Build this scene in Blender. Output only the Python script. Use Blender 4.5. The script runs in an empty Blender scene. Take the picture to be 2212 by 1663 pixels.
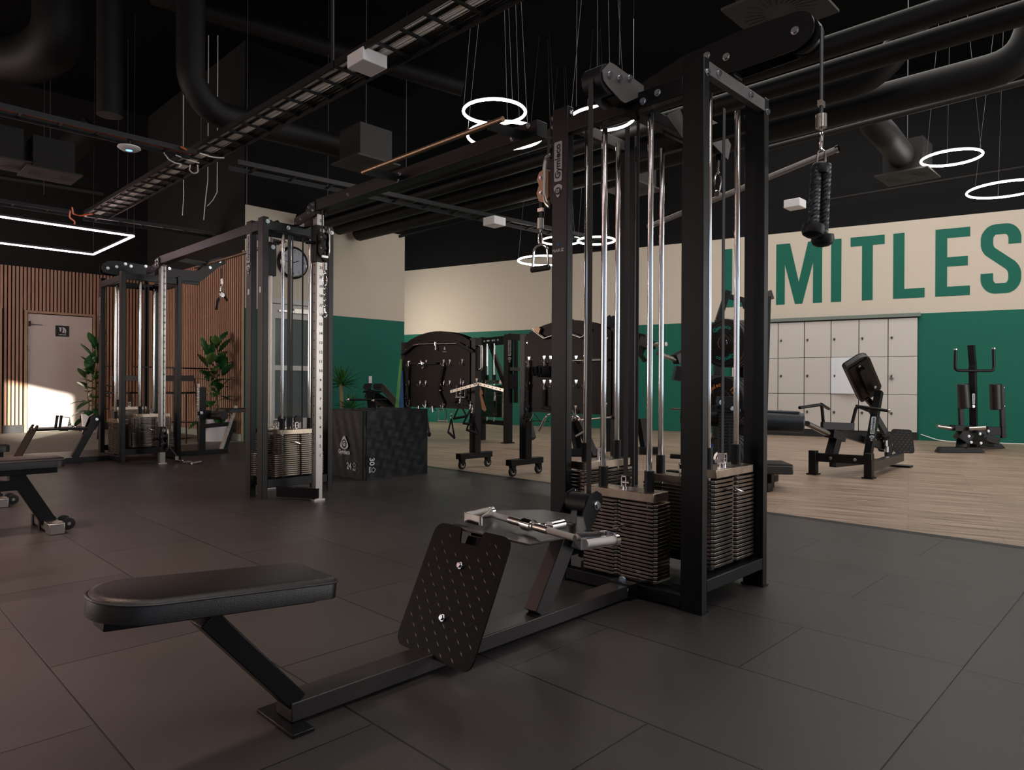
import bpy, bmesh, math, random
from mathutils import Vector, Matrix
random.seed(7)
SC = bpy.context.scene
COL = SC.collection
R = math.radians
V = Vector

# ------------------------------------------------------------------ camera
# world: X and Y follow the rubber tiles and the cable machines, metres, floor at z=0
F, CX, CY, ROLL, YAW, EYE = 1486.5, 1106.0, 833.5, 0.005, R(44.5), 0.875
FW = V((math.cos(YAW), math.sin(YAW), 0)); RT = V((math.sin(YAW), -math.cos(YAW), 0)); UP = V((0, 0, 1))
cam = bpy.data.cameras.new('camera'); camo = bpy.data.objects.new('camera', cam); COL.objects.link(camo)
cam.sensor_fit = 'HORIZONTAL'; cam.sensor_width = 36.0; cam.lens = 36.0*F/2212.0
cam.shift_y = (CY-831.5)/2212.0; cam.clip_start = 0.02; cam.clip_end = 200
cr, sr = math.cos(ROLL), math.sin(ROLL)
cx_, cy_ = RT*cr+UP*sr, UP*cr-RT*sr
m = Matrix((cx_, cy_, -FW)).transposed().to_4x4(); m.translation = V((0, 0, EYE)); camo.matrix_world = m
SC.camera = camo
# ------------------------------------------------------------------ world, sun, window light, exposure
SC.view_settings.view_transform = 'Standard'; SC.view_settings.look = 'None'
SC.view_settings.gamma = 1.0; SC.view_settings.use_curve_mapping = False
SC.view_settings.exposure = 0.0
SC.cycles.use_denoising = True
SC.cycles.max_bounces = 6; SC.cycles.diffuse_bounces = 3; SC.cycles.glossy_bounces = 4
SC.cycles.sample_clamp_indirect = 6.0; SC.cycles.caustics_reflective = False; SC.cycles.caustics_refractive = False
wd = bpy.data.worlds.new('world'); SC.world = wd; wd.use_nodes = True
bgn = wd.node_tree.nodes['Background']; bgn.inputs[0].default_value = (0.62, 0.78, 1.0, 1); bgn.inputs[1].default_value = 0.9

def area(name, loc, target, sx, sy, power, color):
    l = bpy.data.lights.new(name, 'AREA'); l.shape = 'RECTANGLE'; l.size = sx; l.size_y = sy; l.energy = power; l.color = color
    o = bpy.data.objects.new(name, l); COL.objects.link(o); o.location = loc
    o.rotation_euler = (V(target)-V(loc)).to_track_quat('-Z', 'Y').to_euler(); return o
# low sun: a far, narrow beam that enters only through the small high window on the left and lands on the pale door
SUN = V((0.5, 1.0, -0.137)).normalized()
sl = bpy.data.lights.new('sun_beam', 'SPOT'); sl.energy = 3600000; sl.spot_size = R(2.6); sl.spot_blend = 0.05; sl.shadow_soft_size = 0.45; sl.color = (1.0, 0.93, 0.80)
so = bpy.data.objects.new('sun_beam', sl); COL.objects.link(so); so.rotation_euler = SUN.to_track_quat('-Z', 'Y').to_euler(); so.location = V((3.0, 14.8, 0.5))-SUN*120
# daylight entering through the glazing on the right-hand side, behind the camera and on the left
area('window_light_right', (9.0, -5.2, 2.1), (9.0, 3.0, 1.0), 7.0, 2.6, 330, (1.0, 0.95, 0.90))
area('window_light_behind', (0.0, -5.15, 1.9), (0.6, 3.0, 0.8), 4.5, 2.2, 12, (0.55, 0.76, 1.0))
area('window_light_left', (-4.65, 7.2, 1.9), (2.0, 7.0, 0.6), 4.4, 1.8, 35, (1.0, 0.74, 0.63))
area('window_light_alcove', (-4.65, 12.6, 1.7), (3.5, 12.4, 1.2), 3.0, 1.6, 250, (1.0, 0.84, 0.70))  # added fill that brightens the slatted alcove, its window is made up
# soft overhead fills added above and outside the view, no such panels known
area('ceiling_light_near', (1.6, -0.6, 5.6), (2.2, 1.2, 0.0), 4.5, 4.5, 130, (1.0, 0.95, 0.93))
area('ceiling_light_wood', (8.6, 2.6, 5.9), (8.6, 2.6, 0.0), 6.0, 6.0, 300, (1.0, 0.95, 0.90))
fl_ = bpy.data.lights.new('ceiling_spot_left', 'SPOT'); fl_.energy = 1700; fl_.spot_size = R(70); fl_.spot_blend = 1.0; fl_.shadow_soft_size = 0.25; fl_.color = (1.0, 0.70, 0.56)  # added warm fill aimed down to brighten the left floor
fo_ = bpy.data.objects.new('ceiling_spot_left', fl_); COL.objects.link(fo_); fo_.location = (-0.9, 3.9, 5.6)
# daylight in the side aisle hidden behind the middle block
area('aisle_light', (8.5, 12.8, 1.9), (12.0, 11.0, 1.9), 1.6, 2.4, 55, (1.0, 0.90, 0.78))

# ------------------------------------------------------------------ pixel -> place helpers (target is 2212 x 1663)
def ray(x, y):
    dx, dy = x-CX, y-CY
    return FW + RT*((cr*dx+sr*dy)/F) - UP*((-sr*dx+cr*dy)/F)
O0 = V((0, 0, EYE))
def G(x, y, z=0.0):
    r = ray(x, y); return O0 + r*((z-EYE)/r.z)
def OX(x, y, X): r = ray(x, y); return O0 + r*(X/r.x)
def OY(x, y, Y): r = ray(x, y); return O0 + r*(Y/r.y)
def D(x, y, d): return O0 + ray(x, y)*d
TH = R(14.545); WN = V((math.cos(TH), math.sin(TH), 0)); WT = V((-math.sin(TH), math.cos(TH), 0)); WD = 13.401
def WP(s, z, off=0.0): return WN*(WD-off) + WT*s + UP*z
def OW(x, y):
    r = ray(x, y); P = O0 + r*((WD-O0.dot(WN))/r.dot(WN)); return P.dot(WT), P.z

# ------------------------------------------------------------------ materials
def mat(name, col, rough=0.5, metal=0.0, spec=0.5, emit=None, es=0.0, bump=0.0, bscale=200.0, var=0.0, vscale=3.0, coat=0.0, stretch=None, rvar=0.0):
    m = bpy.data.materials.new(name); m.use_nodes = True
    nt = m.node_tree; b = nt.nodes['Principled BSDF']
    b.inputs['Base Color'].default_value = (*col, 1); b.inputs['Roughness'].default_value = rough
    b.inputs['Metallic'].default_value = metal; b.inputs['Specular IOR Level'].default_value = spec
    if coat: b.inputs['Coat Weight'].default_value = coat
    if emit: b.inputs['Emission Color'].default_value = (*emit, 1); b.inputs['Emission Strength'].default_value = es
    if bump or var or rvar:
        tc = nt.nodes.new('ShaderNodeTexCoord'); mp = nt.nodes.new('ShaderNodeMapping'); nt.links.new(tc.outputs['Object'], mp.inputs[0])
        if stretch: mp.inputs['Scale'].default_value = stretch
    if bump:
        n = nt.nodes.new('ShaderNodeTexNoise'); n.inputs['Scale'].default_value = bscale; n.inputs['Detail'].default_value = 4
        nt.links.new(mp.outputs[0], n.inputs['Vector'])
        bp = nt.nodes.new('ShaderNodeBump'); bp.inputs['Strength'].default_value = bump; bp.inputs['Distance'].default_value = 0.002
        nt.links.new(n.outputs[0], bp.inputs['Height']); nt.links.new(bp.outputs[0], b.inputs['Normal'])
    if var:
        n = nt.nodes.new('ShaderNodeTexNoise'); n.inputs['Scale'].default_value = vscale; n.inputs['Detail'].default_value = 5
        nt.links.new(mp.outputs[0], n.inputs['Vector'])
        mx = nt.nodes.new('ShaderNodeMix'); mx.data_type = 'RGBA'
        mx.inputs[6].default_value = (*[c*(1-var) for c in col], 1); mx.inputs[7].default_value = (*[min(1, c*(1+var)) for c in col], 1)
        nt.links.new(n.outputs[0], mx.inputs[0]); nt.links.new(mx.outputs[2], b.inputs['Base Color'])
    if rvar:
        n = nt.nodes.new('ShaderNodeTexNoise'); n.inputs['Scale'].default_value = vscale; n.inputs['Detail'].default_value = 3
        nt.links.new(mp.outputs[0], n.inputs['Vector'])
        mr = nt.nodes.new('ShaderNodeMapRange'); mr.inputs[3].default_value = rough-rvar; mr.inputs[4].default_value = rough+rvar
        nt.links.new(n.outputs[0], mr.inputs[0]); nt.links.new(mr.outputs[0], b.inputs['Roughness'])
    return m
M = {}
M['powder'] = mat('black_powder_coat', (0.0045, 0.0045, 0.0055), 0.36, spec=0.28, bump=0.05, bscale=900)
M['powder_grey'] = mat('dark_grey_powder_coat', (0.024, 0.021, 0.020), 0.34, spec=0.5, bump=0.05, bscale=900)
M['bracket'] = mat('grey_bracket_coat', (0.10, 0.092, 0.09), 0.5)
M['chrome'] = mat('chrome', (0.82, 0.82, 0.84), 0.10, 1.0, rvar=0.04, vscale=8)
M['satin'] = mat('satin_steel', (0.46, 0.435, 0.40), 0.30, 1.0, rvar=0.08, vscale=5)
M['plate'] = mat('bare_steel_plate', (0.21, 0.18, 0.15), 0.20, 1.0, var=0.30, vscale=14, rvar=0.07)
M['head'] = mat('machined_steel_head_plate', (0.42, 0.35, 0.28), 0.28, 1.0, var=0.18, vscale=18, rvar=0.08)
M['column'] = mat('brushed_column_steel', (0.33, 0.315, 0.295), 0.36, 1.0, rvar=0.08, vscale=5)
M['knurl'] = mat('knurled_steel', (0.55, 0.52, 0.49), 0.38, 1.0, bump=0.8, bscale=900)
M['rubber'] = mat('black_rubber', (0.006, 0.006, 0.007), 0.5, spec=0.35)
M['grip'] = mat('foam_grip', (0.02, 0.02, 0.022), 0.75, bump=0.4, bscale=500)
M['belt'] = mat('woven_belt', (0.02, 0.02, 0.022), 0.55, bump=0.6, bscale=700)
M['leather'] = mat('black_upholstery', (0.008, 0.006, 0.006), 0.36, bump=0.35, bscale=450)
M['leather_blue'] = mat('dark_blue_upholstery', (0.005, 0.011, 0.018), 0.4, bump=0.35, bscale=450)
M['piping'] = mat('upholstery_seam', (0.03, 0.028, 0.028), 0.45)
M['tread'] = mat('black_tread_plate', (0.004, 0.0033, 0.003), 0.45, spec=0.08)
M['tread_mark'] = mat('worn_tread_bars', (0.10, 0.065, 0.045), 0.35, 0.4)  # brown highlights on the raised bars put into their colour
M['bolt'] = mat('zinc_bolt', (0.72, 0.76, 0.82), 0.22, 1.0)
M['strap'] = mat('nylon_strap', (0.010, 0.010, 0.011), 0.8, bump=0.5, bscale=600)
M['rope'] = mat('black_rope', (0.014, 0.018, 0.022), 0.42)
M['orange_leather'] = mat('tan_leather', (0.42, 0.17, 0.07), 0.55)
M['bronze'] = mat('bronze_bracket', (0.30, 0.20, 0.13), 0.4, 0.8)
M['white_logo'] = mat('white_print', (0.62, 0.66, 0.70), 0.5)
M['silver_logo'] = mat('silver_badge', (0.27, 0.29, 0.31), 0.4, 0.6)
M['black_print'] = mat('black_print', (0.01, 0.01, 0.01), 0.5, spec=0.3)
M['cream'] = mat('cream_paint', (0.60, 0.53, 0.44), 0.75, bump=0.05, bscale=300)
M['green'] = mat('green_paint', (0.005, 0.125, 0.086), 0.62, spec=0.3, bump=0.05, bscale=300)
M['black_wall'] = mat('black_wall_paint', (0.0045, 0.0045, 0.005), 0.8, spec=0.2)
M['ceiling'] = mat('black_ceiling_paint', (0.0018, 0.0018, 0.002), 0.95, spec=0.1)
M['duct'] = mat('black_painted_duct', (0.0045, 0.0045, 0.005), 0.6, spec=0.25, bump=0.2, bscale=30)
M['duct_grey'] = mat('dark_grey_duct', (0.011, 0.011, 0.011), 0.6, spec=0.3)
M['diffuser'] = mat('grey_air_diffuser', (0.045, 0.042, 0.040), 0.7, spec=0.2)
M['tray'] = mat('dark_cable_tray', (0.007, 0.007, 0.008), 0.5, 0.0, spec=0.3)
M['cable_white'] = mat('white_cable', (0.90, 0.88, 0.86), 0.5)
M['cable_orange'] = mat('orange_cable', (0.65, 0.13, 0.03), 0.5)
M['cable_black'] = mat('black_cable', (0.015, 0.015, 0.016), 0.45)
M['white_box'] = mat('white_plastic', (0.72, 0.72, 0.73), 0.45)
M['door'] = mat('pale_door_paint', (0.60, 0.53, 0.48), 0.5)
M['slat'] = mat('oak_slat', (0.44, 0.25, 0.165), 0.6, var=0.3, vscale=6, stretch=(4, 4, 0.4))
M['felt'] = mat('black_felt', (0.006, 0.006, 0.006), 0.95)
M['oak_frame'] = mat('oak_trim', (0.40, 0.25, 0.15), 0.55, var=0.2, vscale=6)
M['locker'] = mat('locker_laminate', (0.60, 0.565, 0.53), 0.5)
M['locker_bright'] = mat('locker_laminate_white', (0.78, 0.82, 0.88), 0.35)  # brighter laminate copy: bluish light on the ajar door put into the colour
M['dark_gap'] = mat('black_carcass', (0.012, 0.012, 0.013), 0.6)
M['sage'] = mat('sage_trim_paint', (0.17, 0.21, 0.18), 0.6)
M['sill'] = mat('pale_baseboard', (0.30, 0.33, 0.28), 0.5)
M['leaf'] = mat('rubber_plant_leaf', (0.012, 0.075, 0.018), 0.30, var=0.5, vscale=3)
M['leaf_light'] = mat('rubber_plant_leaf_underside', (0.10, 0.19, 0.045), 0.45, var=0.2, vscale=4)
M['yucca'] = mat('yucca_leaf', (0.02, 0.11, 0.015), 0.4, var=0.5, vscale=5)
M['bark'] = mat('plant_stem_bark', (0.28, 0.20, 0.11), 0.8, bump=0.8, bscale=60, var=0.3, vscale=20)
M['pot'] = mat('white_plastic_pot', (0.62, 0.62, 0.64), 0.45)
M['soil'] = mat('soil', (0.03, 0.02, 0.012), 0.95, bump=1.0, bscale=80)
M['vinyl'] = mat('black_vinyl_cover', (0.006, 0.007, 0.010), 0.45, spec=0.25)
M['ring'] = mat('led_ring_diffuser', (1, 1, 1), 0.5, emit=(1.0, 0.93, 0.87), es=26)
M['led'] = mat('pink_led_tube', (1, 1, 1), 0.5, emit=(1.0, 0.70, 0.76), es=20)
M['led_near'] = mat('pink_led_tube_bright', (1, 1, 1), 0.5, emit=(1.0, 0.55, 0.50), es=26)
M['wire'] = mat('steel_wire', (0.14, 0.14, 0.145), 0.4, 0.6)
M['glass'] = mat('door_glass', (0.10, 0.13, 0.13), 0.12, 0.0, 0.6)
M['white_frame'] = mat('white_door_frame', (0.55, 0.55, 0.53), 0.5)
M['clock_face'] = mat('clock_face', (0.40, 0.43, 0.50), 0.4)
M['blue_led'] = mat('blue_status_light', (0.1, 0.3, 0.9), 0.4, emit=(0.15, 0.4, 1.0), es=3)
M['sign_blue'] = mat('blue_print', (0.02, 0.12, 0.35), 0.5)
M['band_green'] = mat('green_resistance_band', (0.12, 0.48, 0.12), 0.5)
M['band_blue'] = mat('blue_resistance_band', (0.02, 0.12, 0.35), 0.5)
M['txt_green'] = mat('green_lettering', (0.0, 0.32, 0.25), 0.5)
M['txt_orange'] = mat('orange_lettering', (0.75, 0.28, 0.06), 0.5)
M['txt_blue'] = mat('blue_lettering', (0.01, 0.12, 0.7), 0.5)

def nodes_floor_tiles(name, turn):
    m = bpy.data.materials.new(name); m.use_nodes = True; nt = m.node_tree; b = nt.nodes['Principled BSDF']
    tc = nt.nodes.new('ShaderNodeTexCoord'); mp = nt.nodes.new('ShaderNodeMapping'); nt.links.new(tc.outputs['Object'], mp.inputs[0])
    # running bond: rows 0.5 m wide across X, tiles 1 m long along Y
    mp.inputs['Rotation'].default_value = (0, 0, -R(90)) if not turn else (0, 0, 0)
    mp.inputs['Location'].default_value = (0.0, 0.011, 0) if not turn else (-0.01, 0.0, 0)
    br = nt.nodes.new('ShaderNodeTexBrick'); br.offset = 0.5; br.offset_frequency = 2; br.squash = 1.0
    nt.links.new(mp.outputs[0], br.inputs['Vector'])
    br.inputs['Scale'].default_value = 1.0; br.inputs['Brick Width'].default_value = 1.0; br.inputs['Row Height'].default_value = 0.505 if not turn else 0.5
    br.inputs['Mortar Size'].default_value = 0.003; br.inputs['Mortar Smooth'].default_value = 0.3; br.inputs['Bias'].default_value = 0.0
    br.inputs['Color1'].default_value = (0.036, 0.031, 0.030, 1); br.inputs['Color2'].default_value = (0.043, 0.0375, 0.036, 1); br.inputs['Mortar'].default_value = (0.006, 0.005, 0.005, 1)
    n = nt.nodes.new('ShaderNodeTexNoise'); n.inputs['Scale'].default_value = 2.2; n.inputs['Detail'].default_value = 6
    nt.links.new(tc.outputs['Object'], n.inputs['Vector'])
    mr = nt.nodes.new('ShaderNodeMapRange'); mr.inputs[3].default_value = 0.80; mr.inputs[4].default_value = 1.25; nt.links.new(n.outputs[0], mr.inputs[0])
    mx = nt.nodes.new('ShaderNodeVectorMath'); mx.operation = 'SCALE'; nt.links.new(br.outputs[0], mx.inputs[0]); nt.links.new(mr.outputs[0], mx.inputs[3])
    nt.links.new(mx.outputs[0], b.inputs['Base Color'])
    b.inputs['Specular IOR Level'].default_value = 0.5
    mr2 = nt.nodes.new('ShaderNodeMapRange'); mr2.inputs[3].default_value = 0.36; mr2.inputs[4].default_value = 0.50; nt.links.new(n.outputs[0], mr2.inputs[0]); nt.links.new(mr2.outputs[0], b.inputs['Roughness'])
    n2 = nt.nodes.new('ShaderNodeTexNoise'); n2.inputs['Scale'].default_value = 240; n2.inputs['Detail'].default_value = 3
    nt.links.new(tc.outputs['Object'], n2.inputs['Vector'])
    bp = nt.nodes.new('ShaderNodeBump'); bp.inputs['Strength'].default_value = 0.3; bp.inputs['Distance'].default_value = 0.0015; nt.links.new(n2.outputs[0], bp.inputs['Height'])
    bp2 = nt.nodes.new('ShaderNodeBump'); bp2.inputs['Strength'].default_value = 0.9; bp2.inputs['Distance'].default_value = 0.004; bp2.invert = True
    nt.links.new(br.outputs['Fac'], bp2.inputs['Height']); nt.links.new(bp.outputs[0], bp2.inputs['Normal']); nt.links.new(bp2.outputs[0], b.inputs['Normal'])
    return m
M['tiles'] = nodes_floor_tiles('rubber_floor_tiles', False)
M['tiles2'] = nodes_floor_tiles('rubber_floor_tiles_turned', True)
def nodes_wood():
    m = bpy.data.materials.new('wood_plank_floor'); m.use_nodes = True; nt = m.node_tree; b = nt.nodes['Principled BSDF']
    tc = nt.nodes.new('ShaderNodeTexCoord'); mp = nt.nodes.new('ShaderNodeMapping'); nt.links.new(tc.outputs['Object'], mp.inputs[0])
    mp.inputs['Rotation'].default_value = (0, 0, -(TH+R(90)))
    mp2 = nt.nodes.new('ShaderNodeMapping'); nt.links.new(mp.outputs[0], mp2.inputs[0]); mp2.inputs['Scale'].default_value = (0.9, 26, 1)
    n = nt.nodes.new('ShaderNodeTexNoise'); n.inputs['Scale'].default_value = 1.6; n.inputs['Detail'].default_value = 7; n.inputs['Roughness'].default_value = 0.7
    nt.links.new(mp2.outputs[0], n.inputs['Vector'])
    cr_ = nt.nodes.new('ShaderNodeValToRGB'); nt.links.new(n.outputs[0], cr_.inputs[0])
    cr_.color_ramp.elements[0].position = 0.38; cr_.color_ramp.elements[0].color = (0.15, 0.095, 0.065, 1)
    cr_.color_ramp.elements[1].position = 0.60; cr_.color_ramp.elements[1].color = (0.52, 0.395, 0.30, 1)
    br = nt.nodes.new('ShaderNodeTexBrick'); br.offset = 0.37; nt.links.new(mp.outputs[0], br.inputs['Vector'])
    br.inputs['Scale'].default_value = 1.0; br.inputs['Brick Width'].default_value = 1.3; br.inputs['Row Height'].default_value = 0.19
    br.inputs['Mortar Size'].default_value = 0.0015; br.inputs['Color1'].default_value = (0.88, 0.86, 0.84, 1); br.inputs['Color2'].default_value = (1.08, 1.05, 1.02, 1); br.inputs['Mortar'].default_value = (0.5, 0.45, 0.42, 1)
    mx = nt.nodes.new('ShaderNodeMix'); mx.data_type = 'RGBA'; mx.blend_type = 'MULTIPLY'; mx.inputs[0].default_value = 1
    nt.links.new(cr_.outputs[0], mx.inputs[6]); nt.links.new(br.outputs[0], mx.inputs[7]); nt.links.new(mx.outputs[2], b.inputs['Base Color'])
    b.inputs['Roughness'].default_value = 0.42
    return m
M['wood'] = nodes_wood()
M['carpet'] = mat('grey_carpet', (0.17, 0.155, 0.125), 0.95, bump=1.0, bscale=160, var=0.4, vscale=120)

# ------------------------------------------------------------------ mesh builder
class MB:
    def __init__(s): s.bm = bmesh.new()
    def poly_prism(s, pts, ext):
        pts = [V(p) for p in pts]; ext = V(ext)
        a = [s.bm.verts.new(p) for p in pts]; b = [s.bm.verts.new(p+ext) for p in pts]
        n = len(pts)
        s.bm.faces.new(a[::-1]); s.bm.faces.new(b)
        for i in range(n): s.bm.faces.new((a[i], a[(i+1) % n], b[(i+1) % n], b[i]))
        return s
    def bx(s, x0, x1, y0, y1, z0, z1): return s.poly_prism([(x0, y0, z0), (x1, y0, z0), (x1, y1, z0), (x0, y1, z0)], (0, 0, z1-z0))
    def box(s, c, sz, ax=None):
        c = V(c); u, v, w = ax if ax else (V((1, 0, 0)), V((0, 1, 0)), V((0, 0, 1)))
        u, v, w = u*sz[0]/2, v*sz[1]/2, w*sz[2]/2
        return s.poly_prism([c-u-v-w, c+u-v-w, c+u+v-w, c-u+v-w], w*2)
    def bar(s, p0, p1, w, h, up=(0, 0, 1)):
        p0, p1 = V(p0), V(p1); d = (p1-p0).normalized(); up = V(up)
        u = d.cross(up)
        if u.length < 1e-4: u = d.cross(V((1, 0, 0)))
        u.normalize(); v = u.cross(d).normalized()
        u *= w/2; v *= h/2
        return s.poly_prism([p0-u-v, p0+u-v, p0+u+v, p0-u+v], p1-p0)
    def cyl(s, p0, p1, r, r2=None, seg=16, caps=True):
        p0, p1 = V(p0), V(p1); r2 = r if r2 is None else r2
        d = (p1-p0).normalized(); u = d.orthogonal().normalized(); v = d.cross(u)
        a = [s.bm.verts.new(p0+(u*math.cos(t)+v*math.sin(t))*r) for t in [i*2*math.pi/seg for i in range(seg)]]
        b = [s.bm.verts.new(p1+(u*math.cos(t)+v*math.sin(t))*r2) for t in [i*2*math.pi/seg for i in range(seg)]]
        for i in range(seg): s.bm.faces.new((a[i], a[(i+1) % seg], b[(i+1) % seg], b[i]))
        if caps: s.bm.faces.new(a[::-1]); s.bm.faces.new(b)
        return s
    def tube(s, pts, r, seg=10, closed=False, fillet=0.0):
        pts = [V(p) for p in pts]
        if fillet: pts = fil(pts, fillet, closed)
        n = len(pts); rings = []; u = None
        for i, p in enumerate(pts):
            if closed: d = (pts[(i+1) % n]-pts[i-1])
            else: d = (pts[min(i+1, n-1)]-pts[max(i-1, 0)])
            d.normalize()
            if u is None: u = d.orthogonal()
            u = (u-d*u.dot(d)).normalized(); v = d.cross(u)
            rr = r(i/(n-1)) if callable(r) else r
            rings.append([s.bm.verts.new(p+(u*math.cos(t)+v*math.sin(t))*rr) for t in [k*2*math.pi/seg for k in range(seg)]])
        m_ = n if closed else n-1
        for i in range(m_):
            a, b = rings[i], rings[(i+1) % n]
            off = 0
            if closed and i == n-1:
                off = min(range(seg), key=lambda o: (a[0].co-b[o].co).length)
            for k in range(seg): s.bm.faces.new((a[k], a[(k+1) % seg], b[(k+1+off) % seg], b[(k+off) % seg]))
        if not closed: s.bm.faces.new(rings[0][::-1]); s.bm.faces.new(rings[-1])
        return s
    def torus(s, c, axis, R_, r, seg=48, ms=10):
        c = V(c); ax = V(axis).normalized(); u = ax.orthogonal().normalized(); v = ax.cross(u)
        return s.tube([c+(u*math.cos(t)+v*math.sin(t))*R_ for t in [i*2*math.pi/seg for i in range(seg)]], r, ms, closed=True)
    def lathe(s, c, axis, prof, seg=24):
        c = V(c); ax = V(axis).normalized(); u = ax.orthogonal().normalized(); v = ax.cross(u); rings = []
        for (h, r) in prof:
            rings.append([s.bm.verts.new(c+ax*h+(u*math.cos(t)+v*math.sin(t))*max(r, 1e-4)) for t in [k*2*math.pi/seg for k in range(seg)]])
        for a, b in zip(rings, rings[1:]):
            for k in range(seg): s.bm.faces.new((a[k], a[(k+1) % seg], b[(k+1) % seg], b[k]))
        s.bm.faces.new(rings[0][::-1]); s.bm.faces.new(rings[-1]); return s
    def ball(s, c, r, seg=12): return s.lathe(c, (0, 0, 1), [(-r*math.cos(t), r*math.sin(t)) for t in [i*math.pi/8 for i in range(9)]], seg)
    def bolt(s, c, axis, r=0.011):
        ax = V(axis).normalized(); c = V(c)
        s.cyl(c, c+ax*0.003, r*1.25, seg=14); s.cyl(c+ax*0.003, c+ax*0.011, r, r*0.9, seg=6); return s
    def text(s, string, origin, right, up, h, depth=0.002, align='CENTER', bold=0.0, sx=1.0):
        cu = bpy.data.curves.new('t', 'FONT'); cu.body = string; cu.size = 1.0; cu.extrude = 0.0; cu.align_x = align; cu.align_y = 'CENTER'; cu.offset = bold; cu.resolution_u = 3
        ob = bpy.data.objects.new('t', cu); COL.objects.link(ob); bpy.context.view_layer.update()
        me = bpy.data.meshes.new_from_object(ob.evaluated_get(bpy.context.evaluated_depsgraph_get()))
        right = V(right).normalized(); up = V(up).normalized(); n = right.cross(up); origin = V(origin); k = h/0.70
        vs = [s.bm.verts.new(origin+right*v.co.x*k*sx+up*v.co.y*k+n*depth) for v in me.vertices]
        for p in me.polygons:
            try: s.bm.faces.new([vs[i] for i in p.vertices])
            except ValueError: pass
        bpy.data.objects.remove(ob); bpy.data.curves.remove(cu); bpy.data.meshes.remove(me); return s
    def build(s, name, material, parent=None, bevel=0.0, angle=35):
        bm = s.bm
        bmesh.ops.recalc_face_normals(bm, faces=bm.faces)
        org = V((0, 0, 0))
        if parent is not None:
            r = parent
            while r.parent: r = r.parent
            org = r.location
            bmesh.ops.translate(bm, verts=bm.verts, vec=-V(org))
        me = bpy.data.meshes.new(name); bm.to_mesh(me); bm.free()
        me.shade_smooth(); me.set_sharp_from_angle(angle=R(angle))
        me.materials.append(M[material] if isinstance(material, str) else material)
        o = bpy.data.objects.new(name, me); COL.objects.link(o)
        if parent is not None: o.parent = parent
        if bevel:
            b = o.modifiers.new('bevel', 'BEVEL'); b.width = bevel; b.segments = 2; b.limit_method = 'ANGLE'; b.angle_limit = R(40); b.harden_normals = False
        return o
def fil(pts, rad, closed=False, k=5):
    out = []; n = len(pts)
    for i, p in enumerate(pts):
        if not closed and (i == 0 or i == n-1): out.append(p); continue
        a, b = pts[i-1], pts[(i+1) % n]
        da, db = (a-p), (b-p); ra = min(rad, da.length*0.45, db.length*0.45)
        p0, p1 = p+da.normalized()*ra, p+db.normalized()*ra
        for j in range(k+1):
            t = j/k; out.append(p0*(1-t)**2+p*2*t*(1-t)+p1*t*t)
    return out
def rrect(c, u, v, a, b, r, k=5):
    """rounded rectangle points, half sizes a,b, corner radii r (number or four)"""
    c, u, v = V(c), V(u).normalized(), V(v).normalized(); rs = r if isinstance(r, (tuple, list)) else (r,)*4; pts = []
    for (sx, sy, st), rr in zip(((1, 1, 0), (-1, 1, 90), (-1, -1, 180), (1, -1, 270)), rs):
        for j in range(k+1):
            t = R(st+90*j/k); pts.append(c+u*(sx*(a-rr)+math.cos(t)*rr)+v*(sy*(b-rr)+math.sin(t)*rr))
    return pts
def thing(name, label, cat, loc, group=None):
    o = bpy.data.objects.new(name, None); COL.objects.link(o); o.location = V(loc); o.empty_display_size = 0.1
    o['label'] = label; o['category'] = cat
    if group: o['group'] = group
    return o
def tag(o, label, cat, group=None):
    o['label'] = label; o['category'] = cat
    if group: o['group'] = group
    return o
def struct(o): o['kind'] = 'structure'; return o
def copy_tree(o, parent=None, delta=(0, 0, 0)):
    c = o.copy(); COL.objects.link(c)
    if parent is None: c.location = o.location+V(delta)
    else: c.parent = parent
    for ch in o.children: copy_tree(ch, c)
    return c
# ------------------------------------------------------------------ the setting
def bands(name, p0, p1, zs, nrm, thick=0.12, extra=None):
    """a wall from p0 to p1 (floor points) with painted bands [(z0,z1,material)]"""
    me = bpy.data.meshes.new(name); bm = bmesh.new(); p0, p1, nn = V((*p0, 0)), V((*p1, 0)), V((*nrm, 0)).normalized()
    for i, (z0, z1, mm) in enumerate(zs):
        before = set(bm.faces)
        a = [bm.verts.new(p+UP*z) for p, z in ((p0, z0), (p1, z0), (p1, z1), (p0, z1))]
        b = [bm.verts.new(v.co-nn*thick) for v in a]
        bm.faces.new(a); bm.faces.new(b[::-1])
        for k in range(4): bm.faces.new((a[k], b[k], b[(k+1) % 4], a[(k+1) % 4]))
        for f in bm.faces:
            if f not in before: f.material_index = i
    bmesh.ops.recalc_face_normals(bm, faces=bm.faces); bm.to_mesh(me); bm.free()
    for z in zs: me.materials.append(M[z[2]])
    o = bpy.data.objects.new(name, me); COL.objects.link(o); return struct(o)
CEIL = 6.2
b = MB().bx(-4.5, 4.70, 0.5, 10.36, -0.03, 0.0); struct(b.build('floor', 'tiles'))
b = MB().bx(-4.5, 4.70, -5.0, 0.499, -0.03, 0.0); struct(b.build('floor.001', 'tiles2'))
b = MB().bx(4.703, 18.0, -5.0, 16.0, -0.03, -0.002); struct(b.build('floor.002', 'wood'))
b = MB().bx(-4.5, 4.70, 10.362, 14.8, -0.03, 0.002); struct(b.build('floor.003', 'carpet'))
b = MB().poly_prism([(4.62, -5, 0.0), (4.70, -5, 0.0015), (4.72, -5, -0.002), (4.62, -5, -0.01)], (0, 15.36, 0)); struct(b.build('trim_1', 'rubber'))
b = MB().bx(-4.7, 18.0, -5.2, 17.0, CEIL, CEIL+0.1); struct(b.build('ceiling', 'ceiling'))
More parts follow.
